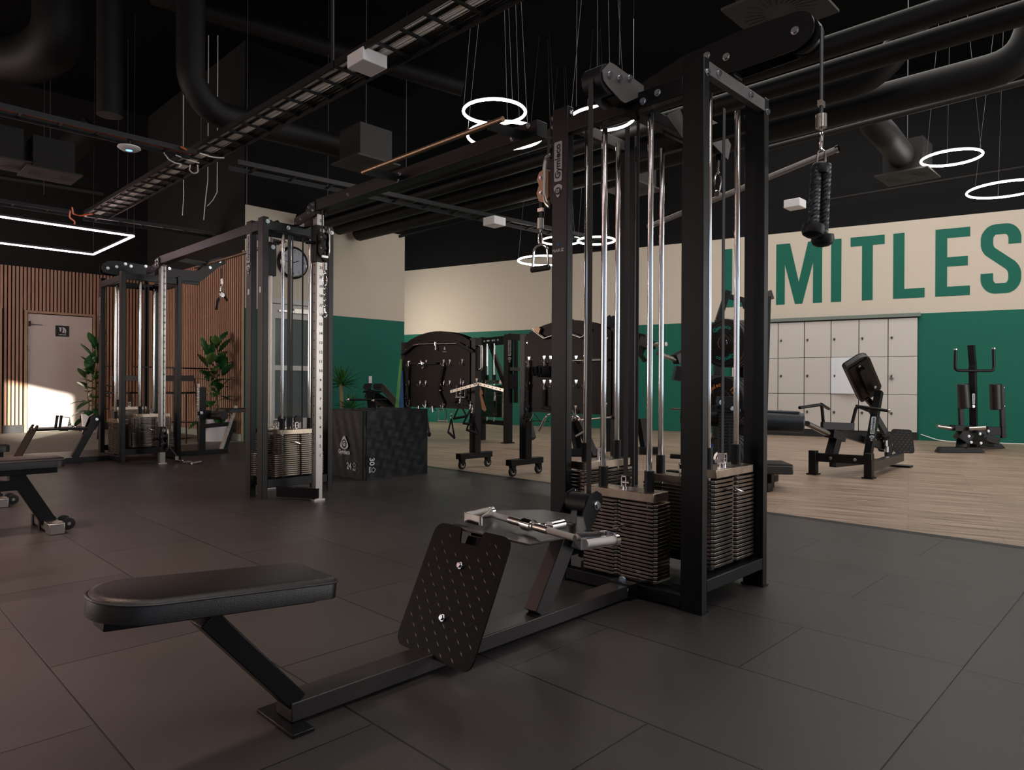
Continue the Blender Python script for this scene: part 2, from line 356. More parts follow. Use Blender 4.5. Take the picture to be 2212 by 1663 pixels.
# back wall with the big lettering
A, B = WP(-6.5, 0), WP(11.6, 0)
bands('wall_back', (A.x, A.y), (B.x, B.y), [(-0.02, 2.124, 'green'), (2.124, 3.70, 'cream'), (3.70, CEIL, 'black_wall')], (-WN.x, -WN.y))
def wbox(name, s0, s1, z0, z1, o0, o1, m_, parent=None, bevel=0):
    b = MB().poly_prism([WP(s0, z0, o0), WP(s1, z0, o0), WP(s1, z1, o0), WP(s0, z1, o0)], -WN*(o1-o0)); return b.build(name, m_, parent, bevel)
struct(wbox('baseboard_back', -6.4, -0.15, 0.0, 0.13, 0.0, 0.012, 'green'))
struct(wbox('baseboard_back.001', 2.95, 11.4, 0.0, 0.13, 0.0, 0.012, 'green'))
# middle block with the clock and the glazed door
bands('wall_middle', (4.69, 10.4), (7.72, 10.4), [(-0.02, 2.06, 'green'), (2.06, 3.66, 'cream'), (3.66, CEIL, 'black_wall')], (0, -1), 0.2)
bands('wall_middle_side', (7.72, 10.605), (7.72, 16.5), [(-0.02, 2.06, 'green'), (2.06, 3.66, 'cream'), (3.66, CEIL, 'black_wall')], (1, 0), 0.2)
# slatted walls
SPX = 0.0572
def slat_panel(name, pts_fn, length, spans, z1, SPX=SPX, sw=0.036):
    b = MB(); n = int(length/SPX)
    for i in range(n):
        u = i*SPX
        for z0, zt in spans(u, u+sw):
            a, c = pts_fn(u), pts_fn(u+sw)
            b.poly_prism([(*a, z0), (*c, z0), (*c, zt), (*a, zt)], NRM)
    return struct(b.build(name, 'slat'))
struct(MB().bx(4.68, 4.80, 10.42, 14.9, 0.0, CEIL).build('wall_slatted_side', 'felt'))
NRM = V((-0.012, 0, 0)); slat_panel('trim_2', lambda u: (4.68, 10.44+u), 4.33, lambda a, b_: [(0.11, 2.93)], 2.93, 0.078, 0.042)
struct(MB().bx(4.63, 4.679, 10.42, 14.79, 0.003, 0.11).build('baseboard_slatted_side', 'sill'))
struct(MB().bx(4.655, 4.679, 10.405, 10.437, 0.003, 2.95).build('trim_3', 'oak_frame'))
struct(MB().bx(-4.5, 4.68, 14.8, 14.92, 0.0, CEIL).build('wall_slatted_doors', 'felt'))
D1 = (2.70, 3.71, 2.135); D2 = (1.27, 2.27, 2.135)
def spans_d(a, b_):
    for d0, d1, h in (D1, D2):
        if b_+X0 > d0-0.06 and a+X0 < d1+0.06: return [(h+0.05, 2.95)]
    return [(0.14, 2.95)]
X0 = -4.45; NRM = V((0, -0.022, 0)); slat_panel('trim_4', lambda u: (X0+u, 14.8), 9.1, spans_d, 2.95)
for k, (a, c) in enumerate(((-4.5, D2[0]-0.06), (D2[1]+0.06, D1[0]-0.06), (D1[1]+0.06, 4.64))):
    struct(MB().bx(a, c, 14.75, 14.799, 0.003, 0.14).build('baseboard_slatted_doors', 'dark_gap'))
def flat_door(idx, d, sign):
    x0, x1, h = d
    dr = MB().bx(x0, x1, 14.77, 14.798, 0.01, h-0.01).build('door_%d' % idx, 'door', bevel=0.002); struct(dr)
    b = MB()
    for (a, c, z0, z1) in ((x0-0.05, x0-0.012, 0.003, h+0.045), (x1+0.012, x1+0.05, 0.003, h+0.045), (x0-0.012, x1+0.012, h+0.005, h+0.045)): b.bx(a, c, 14.745, 14.799, z0, z1)
    b.build('door_frame', 'oak_frame', dr)
    b = MB(); b.cyl((x1-0.06, 14.77, 1.06), (x1-0.06, 14.755, 1.06), 0.026); b.cyl((x1-0.06, 14.757, 1.06), (x1-0.06, 14.73, 1.06), 0.009); b.tube([(x1-0.06, 14.732, 1.06), (x1-0.16, 14.728, 1.06)], 0.010)
    b.build('door_handle', 'satin', dr)
    MB().cyl((x1-0.06, 14.77, 1.17), (x1-0.06, 14.755, 1.17), 0.026).build('lock_cylinder', 'satin', dr)
    b = MB()
    for z in (0.25, 1.45, 1.75): b.cyl((x0+0.012, 14.765, z), (x0+0.012, 14.765, z+0.10), 0.009)
    b.build('hinge', 'satin', dr)
    b = MB().bx(x0+0.01, x0+0.04, 14.745, 14.77, 1.90, 1.99); b.bar((x0+0.04, 14.75, 1.935), (x0+0.21, 14.735, 1.93), 0.014, 0.010); b.build('door_closer', 'dark_gap', dr)
    if sign:
        c = V((3.225, 14.768, 1.84)); sg = MB().box(c, (0.215, 0.006, 0.20)).build('sign_plate', 'black_print', dr)
        b = MB(); y = 14.7645
        def flat(pts): b.poly_prism([(c.x+p[0], y, c.z+p[1]) for p in pts], (0, -0.0015, 0))
        flat([(-0.052, 0.055), (-0.012, 0.055), (-0.012, 0.068), (-0.026, 0.068), (-0.032, 0.06), (-0.038, 0.068), (-0.052, 0.068)])
        flat([(-0.045, 0.055), (-0.019, 0.055), (-0.017, 0.0), (-0.025, -0.012), (-0.04, -0.006)])
        flat([(0.0, 0.07), (0.03, 0.066), (0.055, 0.04), (0.062, 0.0), (0.05, -0.045), (0.042, -0.045), (0.045, -0.005), (0.035, 0.03), (0.0, 0.056)])
        flat([(0.005, 0.045), (0.02, 0.045), (0.032, 0.02), (0.036, -0.028), (-0.005, -0.028), (0.01, 0.01)])
        b.text('HERRAR', (c.x, y, c.z-0.066), (1, 0, 0), (0, 0, 1), 0.022, 0.001, bold=0.01)
        b.build('pictogram', 'white_logo', sg)
    return dr
flat_door(1, D1, True); flat_door(2, D2, False)
# glazed door in the middle block
a = OY(560, 640, 10.4); c = OY(703, 700, 10.4); x0, x1, zt = a.x, c.x, a.z
g0, g1 = OY(592, 700, 10.38).x, OY(678, 700, 10.38).x
dr = MB().bx(x0, x0+0.09, 10.33, 10.398, 0.0, zt).bx(x1-0.09, x1, 10.33, 10.398, 0.0, zt).bx(x0+0.09, x1-0.09, 10.33, 10.398, zt-0.09, zt).build('door_3', 'white_frame', bevel=0.003); struct(dr)
zg1 = OY(630, 690, 10.37).z; zm = OY(630, 795, 10.37).z; zb = OY(630, 903, 10.37).z
b = MB().bx(x0+0.10, g0, 10.34, 10.385, 0.02, zt-0.1).bx(g1, x1-0.10, 10.34, 10.385, 0.02, zt-0.1).bx(g0, g1, 10.34, 10.385, zg1, zt-0.1).bx(g0, g1, 10.34, 10.385, 0.02, zb).bx(g0, g1, 10.34, 10.385, zm-0.04, zm+0.04)
b.build('door_leaf', 'white_frame', dr, bevel=0.002)
MB().bx(g0, g1, 10.36, 10.37, zb, zm-0.04).bx(g0, g1, 10.36, 10.37, zm+0.04, zg1).build('glass_pane', 'glass', dr)
b = MB().bar((g0+0.05, 10.32, zg1+0.12), (g0+0.42, 10.30, zg1+0.12), 0.02, 0.03); b.bx(g0+0.3, g0+0.55, 10.29, 10.34, zg1+0.1, zg1+0.17); b.build('door_closer', 'satin', dr)
hx = x1-0.16; b = MB().tube([(hx, 10.34, zm-0.02), (hx, 10.27, zm-0.02), (hx, 10.27, zm-0.62), (hx, 10.34, zm-0.62)], 0.014, fillet=0.05); b.build('pull_handle', 'satin', dr)
MB().bx(hx+0.05, hx+0.08, 10.325, 10.34, zm-0.18, zm+0.02).build('lock_plate', 'satin', dr)
# outer walls of the hall, with window openings
def wall_open(name, axis, c, lo, hi, opens, m_='cream', thick=0.15, sgn=-1):
    b = MB(); cur = lo
    def seg(u0, u1, z0, z1):
        if u1-u0 < 1e-3 or z1-z0 < 1e-3: return
        if axis == 'x': b.bx(u0, u1, c+(sgn*thick if sgn < 0 else 0), c+(0 if sgn < 0 else thick), z0, z1)
        else: b.bx(c+(sgn*thick if sgn < 0 else 0), c+(0 if sgn < 0 else thick), u0, u1, z0, z1)
    for u0, u1, z0, z1 in sorted(opens):
        seg(cur, u0, 0, CEIL); seg(u0, u1, 0, z0); seg(u0, u1, z1, CEIL); cur = u1
    seg(cur, hi, 0, CEIL); return struct(b.build(name, m_))
wall_open('wall_right', 'x', -5.0, -4.5, 18.0, [(-2.3, 2.3, 0.7, 3.1), (5.5, 12.5, 0.7, 3.5)])
wall_open('wall_left', 'y', -4.5, -5.15, 14.9, [(-1.15, 0.80, 1.95, 2.80), (4.9, 9.5, 0.9, 2.9), (11.1, 14.1, 0.9, 2.5)])  # last opening made up for the alcove fill
k = 0
for (x, z0, z1, lo, hi, ax) in ((-5.07, 0.7, 3.1, -2.3, 2.3, 'x'), (-5.07, 0.7, 3.5, 5.5, 12.5, 'x'), (-4.57, 0.9, 2.9, 4.9, 9.5, 'y'), (-4.57, 0.9, 2.5, 11.1, 14.1, 'y')):  # last one frames the made-up alcove opening
    k += 1; b = MB(); n = max(2, round((hi-lo)/1.5))
    for i in range(n+1):
        u = lo+(hi-lo)*i/n
        if ax == 'x': b.bx(u-0.03, u+0.03, x-0.03, x+0.03, z0, z1)
        else: b.bx(x-0.03, x+0.03, u-0.03, u+0.03, z0, z1)
    for z in (z0, z1-0.05):
        if ax == 'x': b.bx(lo+0.03, hi-0.03, x-0.028, x+0.028, z, z+0.05)
        else: b.bx(x-0.028, x+0.028, lo+0.03, hi-0.03, z, z+0.05)
    struct(b.build('window_%d' % k, 'dark_gap'))
# steps of the painted lettering on the back wall: one painted sign
def letter(b, pts, s_left):
    b.poly_prism([WP(s_left-p[0], p[1], 0.0) for p in pts], -WN*0.004)
LZ0, LZ1 = 2.39, 3.50
def rect_l(b, s, x0, x1, z0, z1): b.poly_prism([WP(s-x0, z0, 0.0005), WP(s-x1, z0, 0.0005), WP(s-x1, z1, 0.0005), WP(s-x0, z1, 0.0005)], -WN*0.004)
def mk_letter(ch, s, w):
    b = MB(); t = 0.165; h = LZ1
    if ch == 'L': rect_l(b, s, 0, t, LZ0, h); rect_l(b, s, t, w, LZ0, LZ0+0.16)
    if ch == 'I': rect_l(b, s, 0, w, LZ0, h)
    if ch == 'T': rect_l(b, s, 0, w, h-0.16, h); rect_l(b, s, (w-t)/2, (w+t)/2, LZ0, h-0.16)
    if ch == 'E':
        rect_l(b, s, 0, t, LZ0, h)
        for z in (LZ0, (LZ0+h)/2-0.07, h-0.155): rect_l(b, s, t, w-(0.03 if z not in (LZ0,) and z < h-0.3 else 0), z, z+0.155)
    if ch == 'M':
        hh = h-LZ0; letter(b, [(x_, LZ0+z_*hh) for x_, z_ in ((0, 0), (0, 1), (.235, 1), (w/2, .36), (w-.235, 1), (w, 1), (w, 0), (w-.15, 0), (w-.15, .66), (w/2+.062, 0), (w/2-.062, 0), (.15, .66), (.15, 0))], s)
    if ch == 'S':
        cx = w/2; pts = []; r = w/2-t/2; zt, zb = h-t/2, LZ0+t/2
        path = [(w-t/2, h-0.33), (w-t/2, zt-0.10), (w-t/2-0.07, zt), (t/2+0.07, zt), (t/2, zt-0.10), (t/2, h-0.34), (t/2+0.03, h-0.42), (w-t/2-0.04, LZ0+0.43), (w-t/2, LZ0+0.34), (w-t/2, zb+0.10), (w-t/2-0.07, zb), (t/2+0.07, zb), (t/2, zb+0.10), (t/2, LZ0+0.33)]
        P = fil([V((a_, b_, 0)) for a_, b_ in path], 0.10, False, 6); L_, R_ = [], []
        for i, p in enumerate(P):
            d = (P[min(i+1, len(P)-1)]-P[max(i-1, 0)]).normalized(); n_ = V((-d.y, d.x, 0))*(t/2); L_.append(p+n_); R_.append(p-n_)
        for i in range(len(P)-1): b.poly_prism([WP(s-q.x, q.y, 0.0005) for q in (L_[i], L_[i+1], R_[i+1], R_[i])], -WN*0.004)
    return b
LET = [('L', 3.075, 0.41), ('I', 2.52, 0.165), ('M', 2.12, 0.775), ('I', 1.20, 0.165), ('T', 0.89, 0.525), ('L', 0.235, 0.46), ('E', -0.377, 0.48), ('S', -1.0, 0.53), ('S', -1.68, 0.53)]
wl = thing('wall_lettering', 'huge dark green capitals reading LIMITLESS painted high on the cream wall above the lockers', 'wall lettering', WP(0.2, LZ0))
for ch, s, w in LET: mk_letter(ch, s, w).build('letter', 'green', wl)
# lockers: six columns of three doors, recessed in the back wall
cols = [-0.13, 0.306, 0.752, 1.192, 1.63, 2.076, 2.52, 2.90]
names = ['rightmost locker column, three cream doors beside the green wall, a padlock on its middle door', 'second locker column from the green wall, three cream doors behind the tilted back pad',
         'third locker column from the green wall, its middle door standing ajar and looking bluish white', 'fourth locker column from the green wall, three closed cream doors behind the chrome weight peg',
         'fifth locker column from the green wall, its foot hidden behind the blue padded roll', 'sixth locker column from the green wall, a narrow strip beside the black tower post',
         'farthest locker column, glimpsed between the chrome rods beside the bumper plates']
wbox('trim_5', -0.17, 2.94, 2.072, 2.13, 0.001, 0.09, 'sage')['kind'] = 'structure'
zr = [(1.412, 2.05), (0.768, 1.404), (0.13, 0.76)]
for i in range(7):
    s0, s1 = cols[i], cols[i+1]
    lk = thing('locker', names[i], 'locker', WP((s0+s1)/2, 0), 'wall of cream lockers')
    wbox('carcass', s0, s1, 0.0, 2.07, 0.002, 0.03, 'dark_gap', lk)
    for j, (z0, z1) in enumerate(zr):
        if i == 2 and j == 1:
            # ajar: hinged on its left edge (larger s)
            h0, h1 = WP(s1-0.006, z0, 0.05), WP(s1-0.006, z1, 0.05); wd_ = s1-s0-0.012
            ang = R(11); dv = (-WT*math.cos(ang)-WN*math.sin(ang))
            b = MB().poly_prism([h0, h0+dv*wd_, h1+dv*wd_, h1], dv.cross(UP)*0.012); dd = b.build('door', 'locker_bright', lk); kc = h0+dv*(wd_*0.12 if False else 0.06)+UP*((z1-z0)*0.5); nn = dv.cross(UP)
        else:
            dd = wbox('door', s0+0.006, s1-0.006, z0, z1, 0.031, 0.045, 'locker', lk, 0.002); kc = WP(s1-0.055, (z0+z1)/2, 0.046); nn = -WN
        b = MB().cyl(kc, kc+nn*0.014, 0.019, seg=12); b.build('cam_lock', 'satin', dd); MB().box(kc+nn*0.016-UP*0.010, (0.016, 0.008, 0.034), (WT, WN, UP)).build('lock_cover', 'black_print', dd)
        if i == 0 and j == 1:
            pb = kc-UP*0.05-WN*0.018; b = MB().box(pb, (0.05, 0.02, 0.036), (WT, WN, UP)); b.tube([pb+UP*0.015+WT*0.016, pb+UP*0.055+WT*0.016, pb+UP*0.055-WT*0.016, pb+UP*0.015-WT*0.016], 0.005, fillet=0.012); b.build('padlock', 'satin', dd)
# ------------------------------------------------------------------ cable machines
X_, Y_, Z_ = V((1, 0, 0)), V((0, 1, 0)), V((0, 0, 1))
def stack(root, c, long_axis, L, Dp, z0, n, pitch, face, rodsep, zrod, head, headL, narrow=None, pin=None, belt_top=None, rods=True, cseg=None):
    """weight stack: head plate as the part, its weight plates as sub-parts; face = +-1 side of the short axis that shows the number side"""
    u, v = (X_, Y_) if long_axis == 'x' else (Y_, X_)
    v = v*face; c = V((c[0], c[1], 0))
    def outline(l, d, z):
        w, g, k = 0.013, 0.016, 0.012
        pts = [(-l/2+k, -d/2), (l/2-k, -d/2), (l/2, -d/2+k), (l/2, d/2-k), (l/2-k, d/2), (g, d/2), (0.006, d/2-w), (-0.006, d/2-w), (-g, d/2), (-l/2+k, d/2), (-l/2, d/2-k), (-l/2, -d/2+k)]
        return [c+u*a+v*b_+Z_*z for a, b_ in pts]
    zt = z0+n*pitch
    hb = MB().poly_prism([c+u*a+v*b_+Z_*(zt+0.002) for a, b_ in ((-headL/2, -Dp*.45), (headL/2, -Dp*.45), (headL/2, Dp*.5), (-headL/2, Dp*.5))], Z_*head)
    st = hb.build('weight_stack', 'head', root, bevel=0.003)
    cache = {}
    for i in range(n):
        wide = not (narrow and i >= narrow[0]); l = L if wide else narrow[1]; d = Dp if wide else Dp*0.92
        key = wide
        if key not in cache:
            pl = MB().poly_prism(outline(l, d, z0+i*pitch), Z_*(pitch-0.0045)).build('weight_plate', 'plate', st, bevel=0.0015); cache[key] = (pl, i)
        else:
            src, i0 = cache[key]; pl = src.copy(); COL.objects.link(pl); pl.parent = st; pl.location = (0, 0, (i-i0)*pitch)
    b = MB()
    zh = zt+0.002+head
    b.cyl(c+Z_*zh, c+Z_*(zh+0.012), 0.016); b.box(c+Z_*(zh+0.030)-u*0.011, (0.005, 0.030, 0.045), (u, v, Z_)); b.box(c+Z_*(zh+0.030)+u*0.011, (0.005, 0.030, 0.045), (u, v, Z_))
    b.cyl(c+Z_*(zh+0.028)-u*0.02, c+Z_*(zh+0.028)+u*0.02, 0.007, seg=8); b.box(c+Z_*(zh+0.052), (0.026, 0.03, 0.006), (u, v, Z_)); b.build('belt_anchor', 'chrome', st)
    for sx in (-1, 1):
        p = c+u*rodsep/2*sx
        b = MB().cyl(p+Z_*zh, p+Z_*(zh+0.085), 0.021, seg=20); b.build('stop_bushing', 'rubber', st)
        b = MB().cyl(p+Z_*(z0-0.055), p+Z_*z0, 0.034, 0.026, seg=20); b.build('rubber_foot', 'rubber', root)
        if rods: MB().cyl(p+Z_*(z0-0.02), p+Z_*zrod, 0.0125, seg=20).build('guide_rod', 'chrome', root)
    if pin is not None:
        zp = z0+pin*pitch+pitch*.4; q = c+v*(Dp/2)
        b = MB().tube([q+Z_*zp, q+v*0.035+Z_*zp, q+v*0.045-u*0.03+Z_*(zp+0.004), q+v*0.03-u*0.06+Z_*(zp+0.018)], 0.0055, fillet=0.015); b.build('selector_pin', 'chrome', st)
    if belt_top: MB().bar(c+Z_*(zh+0.03), c+Z_*belt_top, 0.022, 0.003, up=v).build('belt', 'belt', root)
    return st
def post(root, x0, x1, y0, y1, h, m_='powder', foot=True):
    b = MB().bx(x0, x1, y0, y1, 0.003, h); p = b.build('post', m_, root, bevel=0.003)
    if foot: MB().bx(x0-0.006, x1+0.006, y0-0.006, y1+0.006, 0.0, 0.006).build('foot_plate', m_, p)
    return p
def bolts(root, pts, axis, r=0.011):
    for p in pts: MB().bolt(p, axis, r).build('bolt', 'bolt', root)
def snap(b, top, L=0.09, r=0.0045, u=X_):
    """carabiner loop hanging from top"""
    top = V(top); w = L*0.17
    pts = [top+u*w-Z_*w, top+u*w*1.1-Z_*L*.5, top+u*w*.6-Z_*(L-w*.5), top-Z_*L, top-u*w*.6-Z_*(L-w*.5), top-u*w-Z_*L*.5, top-u*w*.7-Z_*w, top]
    b.tube(fil(pts, L*0.14, True), r, 8, closed=True); b.cyl(top-Z_*0.006, top+Z_*0.028, 0.006, seg=10); return b
def logo_shield(b, c, right, up, w, h, depth=0.003):
    """rounded triangle badge with a ring and a letter G; returns nothing"""
    right, up = V(right).normalized(), V(up).normalized(); n = right.cross(up); c = V(c)
    out = [V((0, h*.56, 0)), V((-w*.5, -h*.30, 0)), V((0, -h*.52, 0)), V((w*.5, -h*.30, 0))]; P = fil(out, w*.28, True, 5)
    b.poly_prism([c+right*p.x+up*p.y for p in P], n*depth)
def badge(root_part, c, right, up, L, light='silver_logo', dark='black_print'):
    """the maker's badge: a silver plate following the shield and the word Gymleco, black letters on it, running along `right`"""
    right, up = V(right).normalized(), V(up).normalized(); n = right.cross(up); c = V(c)
    s = c-right*L*.42
    b = MB(); logo_shield(b, s, up, -right, L*.25, L*.27, 0.002); b.poly_prism(rrect(c+right*L*.13, right, up, L*.37, L*.095, L*.03), n*0.002); pl = b.build('badge', light, root_part)
    MB().text('Gymleco', c+right*L*.13, right, up, L*.125, 0.0028, bold=0.03).build('badge_lettering', dark, pl)
    MB().lathe(s+n*0.0021, n, [(0, L*.070), (0.0010, L*.070)], 20).build('badge_ring', dark, pl)
    MB().text('G', s+n*0.0036, right, up, L*.075, 0.0005, bold=0.05).build('badge_letter', light, pl)

# ---- nearest four-stack tower with the low row station
t1 = thing('cable_machine', 'large black four-stack cable tower in the foreground, its low row bench reaching towards the viewer', 'cable machine', (2.675, 1.71, 0), 'linked cable towers')
H1 = 2.145
FRp = post(t1, 2.388, 2.430, 1.325, 1.417, H1); FLp = post(t1, 2.388, 2.430, 2.003, 2.095, H1)
BRp = post(t1, 2.918, 2.960, 1.325, 1.417, H1); BLp = post(t1, 2.918, 2.960, 2.003, 2.095, H1)
for x in (2.388, 2.918):
    MB().bx(x, x+0.042, 1.417, 2.003, 2.020, 2.090).build('top_rail', 'powder', t1, bevel=0.003)
    MB().bx(x, x+0.042, 1.417, 2.003, 0.045 if x > 2.5 else 0.008, 0.105 if x > 2.5 else 0.060).build('bottom_rail', 'powder', t1, bevel=0.003)
for y in (1.325, 2.065):
    MB().bx(2.430, 2.918, y, y+0.03, 2.083, 2.135).build('top_rail', 'bracket', t1, bevel=0.002)
    MB().bx(2.430, 2.918, y-0.0, y+0.062 if y < 1.5 else y+0.03, 0.078, 0.128).build('bottom_rail', 'powder', t1, bevel=0.003)
for y in (1.46, 1.93):      # shelf rails under the side stacks
    MB().bx(2.432, 2.916, y-0.03, y+0.02, 0.05, 0.088).build('stack_rail', 'powder', t1, bevel=0.002)
MB().bx(2.435, 2.56, 1.42, 2.0, 0.006, 0.030).build('stack_rail', 'powder', t1, bevel=0.002)
MB().bx(2.432, 2.916, 1.66, 1.72, 2.03, 2.08).build('centre_rail', 'powder', t1, bevel=0.002)
bolts(t1, [(2.409, 1.325, 2.085), (2.939, 1.325, 2.085), (2.50, 1.325, 2.11), (2.78, 1.325, 2.11)], (0, -1, 0), 0.012)
bolts(t1, [(2.409, 2.003, 2.115), (2.388, 1.60, 2.045), (2.388, 1.53, 2.06)], (-1, 0, 0), 0.012)
stack(t1, (2.470, 1.735), 'y', 0.385, 0.12, 0.070, 21, 0.0155, -1, 0.24, 2.02, 0.038, 0.360, pin=13, belt_top=2.0)
stack(t1, (2.715, 1.412), 'x', 0.370, 0.12, 0.145, 21, 0.0170, -1, 0.25, 2.085, 0.036, 0.330, pin=17, belt_top=2.06)
stack(t1, (2.630, 1.985), 'x', 0.370, 0.11, 0.145, 21, 0.0165, 1, 0.24, 2.06, 0.036, 0.330, pin=6, belt_top=2.06)
stack(t1, (2.865, 1.690), 'y', 0.385, 0.10, 0.110, 19, 0.0165, 1, 0.24, 2.02, 0.036, 0.360, pin=9, belt_top=2.0)
MB().bar((2.56, 1.80, 0.1), (2.56, 1.80, 2.03), 0.014, 0.003, up=(1, 0, 0)).build('belt', 'belt', t1)
MB().bar((2.50, 1.70, 0.45), (2.50, 1.70, 2.03), 0.014, 0.003, up=(1, 0, 0)).build('belt', 'belt', t1)
# maker badge and dealer sticker on the front-left post
badge(FLp, OX(1206, 364, 2.3875), Z_, Y_, 0.245)
b = MB(); q = OX(1206, 541, 2.3875); b.text('NABUZ', q, -Y_, Z_, 0.014, 0.001, bold=0.01); b.build('sticker', 'white_logo', FLp)
b = MB(); q2 = q+Z_*0.028; b.poly_prism([q2+Y_*0.012-Z_*0.008, q2+Y_*0.004+Z_*0.010, q2-Y_*0.002-Z_*0.002, q2-Y_*0.012+Z_*0.010, q2-Y_*0.003-Z_*0.010, q2+Y_*0.004+Z_*0.001], (-0.001, 0, 0)); b.build('sticker_mark', 'sign_blue', FLp)
# lat arm reaching out to the right with rounded tip
arm_pts = [(1.90, 2.145), (1.36, 2.150), (1.07, 2.165)]
def arm_plate(xc):
    c0 = V((xc, 1.075, 2.235)); r_ = 0.072
    P = [V((xc, 1.90, 2.15)), V((xc, 1.30, 2.158))]+[c0+V((0, math.sin(a)*r_*-1, -math.cos(a)*r_)) for a in [R(t) for t in range(0, 181, 15)]]+[V((xc, 1.30, 2.315)), V((xc, 1.55, 2.30)), V((xc, 1.90, 2.215))]
    return P
for xc in (2.625, 2.705): MB().poly_prism(arm_plate(xc), (0.006, 0, 0)).build('arm_plate', 'powder', t1)
MB().bx(2.632, 2.704, 1.325, 1.90, 2.146, 2.21).build('arm_beam', 'powder', t1, bevel=0.003)
MB().cyl((2.634, 1.075, 2.235), (2.702, 1.075, 2.235), 0.062, seg=28).cyl((2.650, 1.04, 2.235), (2.690, 1.04, 2.235), 0.045, seg=24).build('pulley', 'rubber', t1)
pm = MB().lathe((2.668, 1.055, 2.215), (1, 0, 0), [(-0.022, 0.066), (-0.018, 0.058), (0.018, 0.058), (0.022, 0.066)], 28).build('pulley', 'powder', t1)
bolts(t1, [(2.625, 1.075, 2.235), (2.625, 1.444, 2.262), (2.625, 1.356, 2.228), (2.625, 1.70, 2.19)], (-1, 0, 0), 0.013)
latx, laty = 2.668, 0.992
MB().bar((latx, laty, 2.235), (latx, laty, 1.955), 0.024, 0.004, up=(0, 1, 0)).build('lat_belt', 'belt', t1)
MB().box((latx, laty, 1.945), (0.036, 0.016, 0.022)).build('belt_buckle', 'satin', t1); b = MB().cyl((latx, laty, 1.905), (latx, laty, 1.855), 0.020, seg=20); b.cyl((latx-0.022, laty, 1.895), (latx+0.022, laty, 1.895), 0.006, seg=8); b.build('belt_clamp', 'satin', t1)
MB().box((latx, laty, 1.92), (0.022, 0.006, 0.04)).build('belt_loop', 'belt', t1)
# front upper pulley bracket
def br_plate(y, m_):
    pts = [(2.235, 2.03), (2.165, 2.07), (2.155, 2.12), (2.205, 2.185), (2.27, 2.19), (2.43, 2.115), (2.43, 2.085), (2.37, 2.045)]
    pts = [(2.24, 2.085), (2.215, 2.10), (2.205, 2.135), (2.255, 2.185), (2.285, 2.185), (2.43, 2.13), (2.43, 2.092), (2.36, 2.055), (2.33, 2.055)]
    return MB().poly_prism([(x-0.06, y, z-0.035) if x < 2.4 else (x, y, z) for x, z in pts], (0, 0.005, 0)).build('pulley_bracket', m_, t1)
br_plate(1.625, 'bracket'); br_plate(1.725, 'bracket')
MB().cyl((2.195, 1.632, 2.085), (2.195, 1.722, 2.085), 0.058, seg=28).build('pulley', 'rubber', t1)
MB().bx(2.27, 2.388, 1.632, 1.722, 2.05, 2.09).build('bracket_spacer', 'powder', t1)
bolts(t1, [(2.190, 1.625, 2.098), (2.255, 1.625, 2.105), (2.325, 1.625, 2.128)], (0, -1, 0), 0.012)
MB().bar((2.137, 1.675, 2.08), (2.137, 1.675, 0.43), 0.003, 0.022, up=(0, 1, 0)).build('row_belt', 'belt', t1)
# rear mechanism brackets and the high pulleys at the back
for y in (1.60, 1.70): MB().poly_prism([(2.70, y, 2.02), (2.96, y, 2.02), (3.12, y, 1.98), (3.15, y, 2.06), (3.05, y, 2.13), (2.75, y, 2.13)], (0, 0.005, 0)).build('pulley_bracket', 'bracket', t1)
MB().cyl((3.07, 1.606, 2.06), (3.07, 1.70, 2.06), 0.055, seg=24).build('pulley', 'rubber', t1)
MB().bar((3.125, 1.653, 2.06), (3.125, 1.653, 1.99), 0.003, 0.030, up=(0, 1, 0)).build('lat_belt', 'belt', t1)
for k in (0, 1): MB().poly_prism([(2.55, 1.50+k*.09, 2.03), (2.70, 1.50+k*.09, 1.96), (2.74, 1.50+k*.09, 2.0), (2.66, 1.50+k*.09, 2.09)], (0, 0.005, 0)).build('pulley_bracket', 'bracket', t1)
# low row station
YB = 1.672
MB().bx(0.862, 2.386, YB-0.0425, YB+0.0425, 0.010, 0.060).build('base_beam', 'powder_grey', t1, bevel=0.003)
b = MB().bx(0.835, 0.895, YB-0.10, YB+0.10, 0.0, 0.010); b.build('foot_plate', 'powder', t1, bevel=0.002)
b = MB().bx(2.34, 2.388, YB-0.055, YB+0.055, 0.004, 0.066); b.build('joint_plate', 'powder', t1); bolts(t1, [(2.34, YB-0.03, 0.045), (2.36, YB+0.0, 0.075)], (-0.7, -0.7, 0), 0.012)
MB().bar((0.885, YB, 0.055), (0.655, YB, 0.325), 0.075, 0.050, up=(0, 0, 1)).build('seat_post', 'powder', t1, bevel=0.003)
